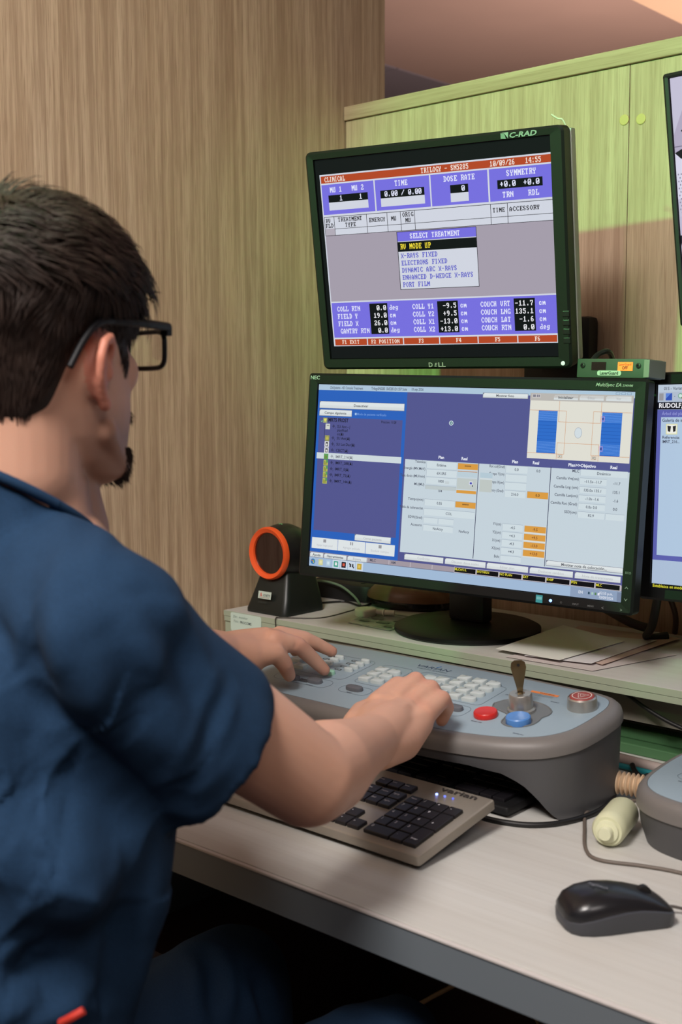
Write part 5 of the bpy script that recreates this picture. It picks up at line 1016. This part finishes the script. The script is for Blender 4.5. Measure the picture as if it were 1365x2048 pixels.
CREASES = [([(110, 1560), (210, 1610), (320, 1690)], .022, .030), ([(0, 1290), (60, 1380), (130, 1545)], .014, .022), ([(0, 1885), (130, 1915), (245, 1865)], .018, .024), ([(115, 1925), (112, 2046)], .014, .022),
    ([(268, 1800), (250, 1900), (190, 2046)], .014, .024), ([(0, 1790), (50, 1735), (85, 1690)], .008, .020), ([(150, 1180), (190, 1330), (200, 1480)], .005, .020), ([(300, 1190), (380, 1330), (430, 1500)], .005, .012),
    ([(230, 1300), (290, 1450), (360, 1600)], .005, .012), ([(20, 1120), (40, 1220), (30, 1400)], .005, .014), ([(0, 1560), (60, 1600), (120, 1580)], .010, .022), ([(0, 1990), (60, 1960), (100, 1950)], .008, .010), ([(470, 1360), (440, 1450), (380, 1560)], .003, .007)]
def folds(o, amp, creases, seed):
    me = o.data; n = len(me.vertices); co = np.empty(n*3); me.vertices.foreach_get('co', co); co = co.reshape(-1, 3); no = np.empty(n*3); me.vertices.foreach_get('normal', no); no = no.reshape(-1, 3)
    wp = co+np.array(me_root.location); d = np.array([noise.noise(Vector((x*7+seed, y*7, z*7))) for x, y, z in wp])*amp
    d2 = np.array([noise.noise(Vector(((x+y)*13+seed, (x-y)*4+z*3, z*7+x*5))) for x, y, z in wp]); d += np.sin(d2*5)*amp*.5
    for path, dep, wid in creases:
        pt = on_cloth(o, path)
        if len(pt) < 2: continue
        best = np.full(n, 9.); bt = np.zeros(n); m_ = len(pt)-1
        for i, (a, b_) in enumerate(zip(pt, pt[1:])):
            ab = b_-a; t_ = np.clip(((wp-a) @ ab)/max(ab @ ab, 1e-9), 0, 1); dd = np.linalg.norm(wp-(a+t_[:, None]*ab), axis=1); k = dd < best; best[k] = dd[k]; bt[k] = ((i+t_)/m_)[k]
        tp = np.sin(np.pi*np.clip(bt, .05, .95))**.6
        d += dep*tp*(.55*np.exp(-((best-wid*2.1)/(wid*.9))**2)-np.exp(-(best/wid)**2))
    me.vertices.foreach_set('co', (co+no*d[:, None]).ravel()); me.update()
folds(sh, .0045, CREASES, 1.3)
# neckline band
nk = []
for j in range(24):
    a = 2*math.pi*j/24; nk.append(NB_+Vector((.0715*math.cos(a), .0745*math.sin(a)-.006, .016-.042*math.sin(a))))
MB().tube(nk+[nk[0]], .0045, 10, cap=False).build('neck_band', SCRUB, me_root, smooth=60)
# sleeve hem stitching band
# trousers
tr = Body()
for H_, K_, A_, x in ((HR, KR, AR, 0), (HL, KL, AL, 1)): tr.chain([H_, H_.lerp(K_, .5), K_], [.102, .090, .078]); tr.chain([K_, K_.lerp(A_, .5), A_+Vector((0, 0, .03))], [.076, .072, .066])
tr.torso([(z, x, y, rx+.012, ry+.012) for z, x, y, rx, ry in TR if z < -.65])
to = tr.build('trousers', mat('navy scrub trousers', (30, 62, 96), .85, noise=(420, .10, .5)), me_root, remesh=.006, iters=4)
folds(to, .006, [([(420, 1900), (440, 2046)], .010, .012), ([(520, 1950), (545, 2046)], .008, .010)], 4.1)
for A_ in (AR, AL):
    m = Body(); m.chain([A_+Vector((0, -.03, -.042)), A_+Vector((0, .08, -.045)), A_+Vector((0, .165, -.05))], [.036, .036, .028]); 
    m.build('shoe', mat('white clog', (200, 200, 198), .4), me_root, remesh=.006, iters=2)
# red cord hanging from the scrub pocket
tag(MB().tube([P(122, 2046, .885), P(145, 2034, .88), P(168, 2021, .88)], .0032, 8).build('red_strap', mat('red cord', (190, 50, 36), .6)), 'short red-orange strap lying on the navy scrubs at the bottom edge', 'strap')
# glasses
gl = thing('eyeglasses', 'black rectangular eyeglasses worn over the right ear of the seated person', 'eyeglasses', hp(.1, 0, .02))
GB = mat('matt black acetate', (11, 11, 15), .5, spec=.3)
for s_ in (-1, 1):
    tp_ = MB().tube([hp(.098, s_*.071, .040), hp(.060, s_*.0775, .040), hp(.020, s_*.0800, .039), hp(-.006, s_*.0815, .036), hp(-.022, s_*.0800, .022), hp(-.038, s_*.078, -.002)], lambda q: .0042-.0012*q, 8).build('temple', GB, gl, smooth=60)
    pts = [(s_*(.038+.0285*math.copysign(abs(math.cos(q))**.45, math.cos(q))), .020+.0168*math.copysign(abs(math.sin(q))**.5, math.sin(q))) for q in [2*math.pi*i/28 for i in range(28)]]
    fpos = lambda l, h: hp(.116-(abs(l)/.068)**2*.018, l, h)
    rm_ = MB().tube([fpos(*p_) for p_ in pts]+[fpos(*pts[0])], .0024, 8, cap=False).build('rim', GB, gl, smooth=60)
    MB().loft([[fpos(.038*s_+(p_[0]-.038*s_)*.95, .020+(p_[1]-.020)*.95)+hf*z for p_ in pts] for z in (-.0006, .0006)], True).build('lens', mat('spectacle lens', (240, 245, 245), .02, trans=1.0, alpha=.10, spec=.2), rm_)
    MB().box((-.004, -.004, -.004), (.004, .004, .004), axes(hp(.098, s_*.069, .036), hf, hr, hu), bev=.001).build('hinge', GB, tp_)
MB().tube([fpos(-.011, .026), hp(.119, 0, .029), fpos(.011, .026)], .0024, 8).build('bridge', GB, gl, smooth=60)
# stool
st = thing('stool', 'round black swivel stool under the seated person, mostly below the picture', 'stool', W(-.93, .50, -1.27))
A0 = axes(W(-.93, .50, -1.2998+.03), (1, 0, 0), (0, 1, 0), (0, 0, 1))
MB().lathe([(.17, .325), (.19, .332), (.195, .352), (.185, .368), (.10, .374), (.0003, .374)], 40, A0).build('seat', BLKG2, st, smooth=40)
MB().lathe([(.026, .05), (.026, .2), (.018, .2), (.018, .326)], 20, A0).build('column', SIL, st, smooth=40)
for i in range(5):
    a = i*2*math.pi/5+.3; d = Vector((math.cos(a), math.sin(a), 0)); c0 = Vector(W(-.93, .50, -1.2998+.03)); lg = MB().tube([c0+Vector((0, 0, .085)), c0+d*.12+Vector((0, 0, .078)), c0+d*.25+Vector((0, 0, .058))], .014, 10).build('leg', BLK, st, smooth=60)
    MB().lathe([(.025, -.01), (.027, 0), (.025, .01)], 20, axes(c0+d*.25+Vector((0, 0, .0272)), d, (0, 0, 1), d.cross(Vector((0, 0, 1))))).build('caster', RUB, lg, smooth=40)
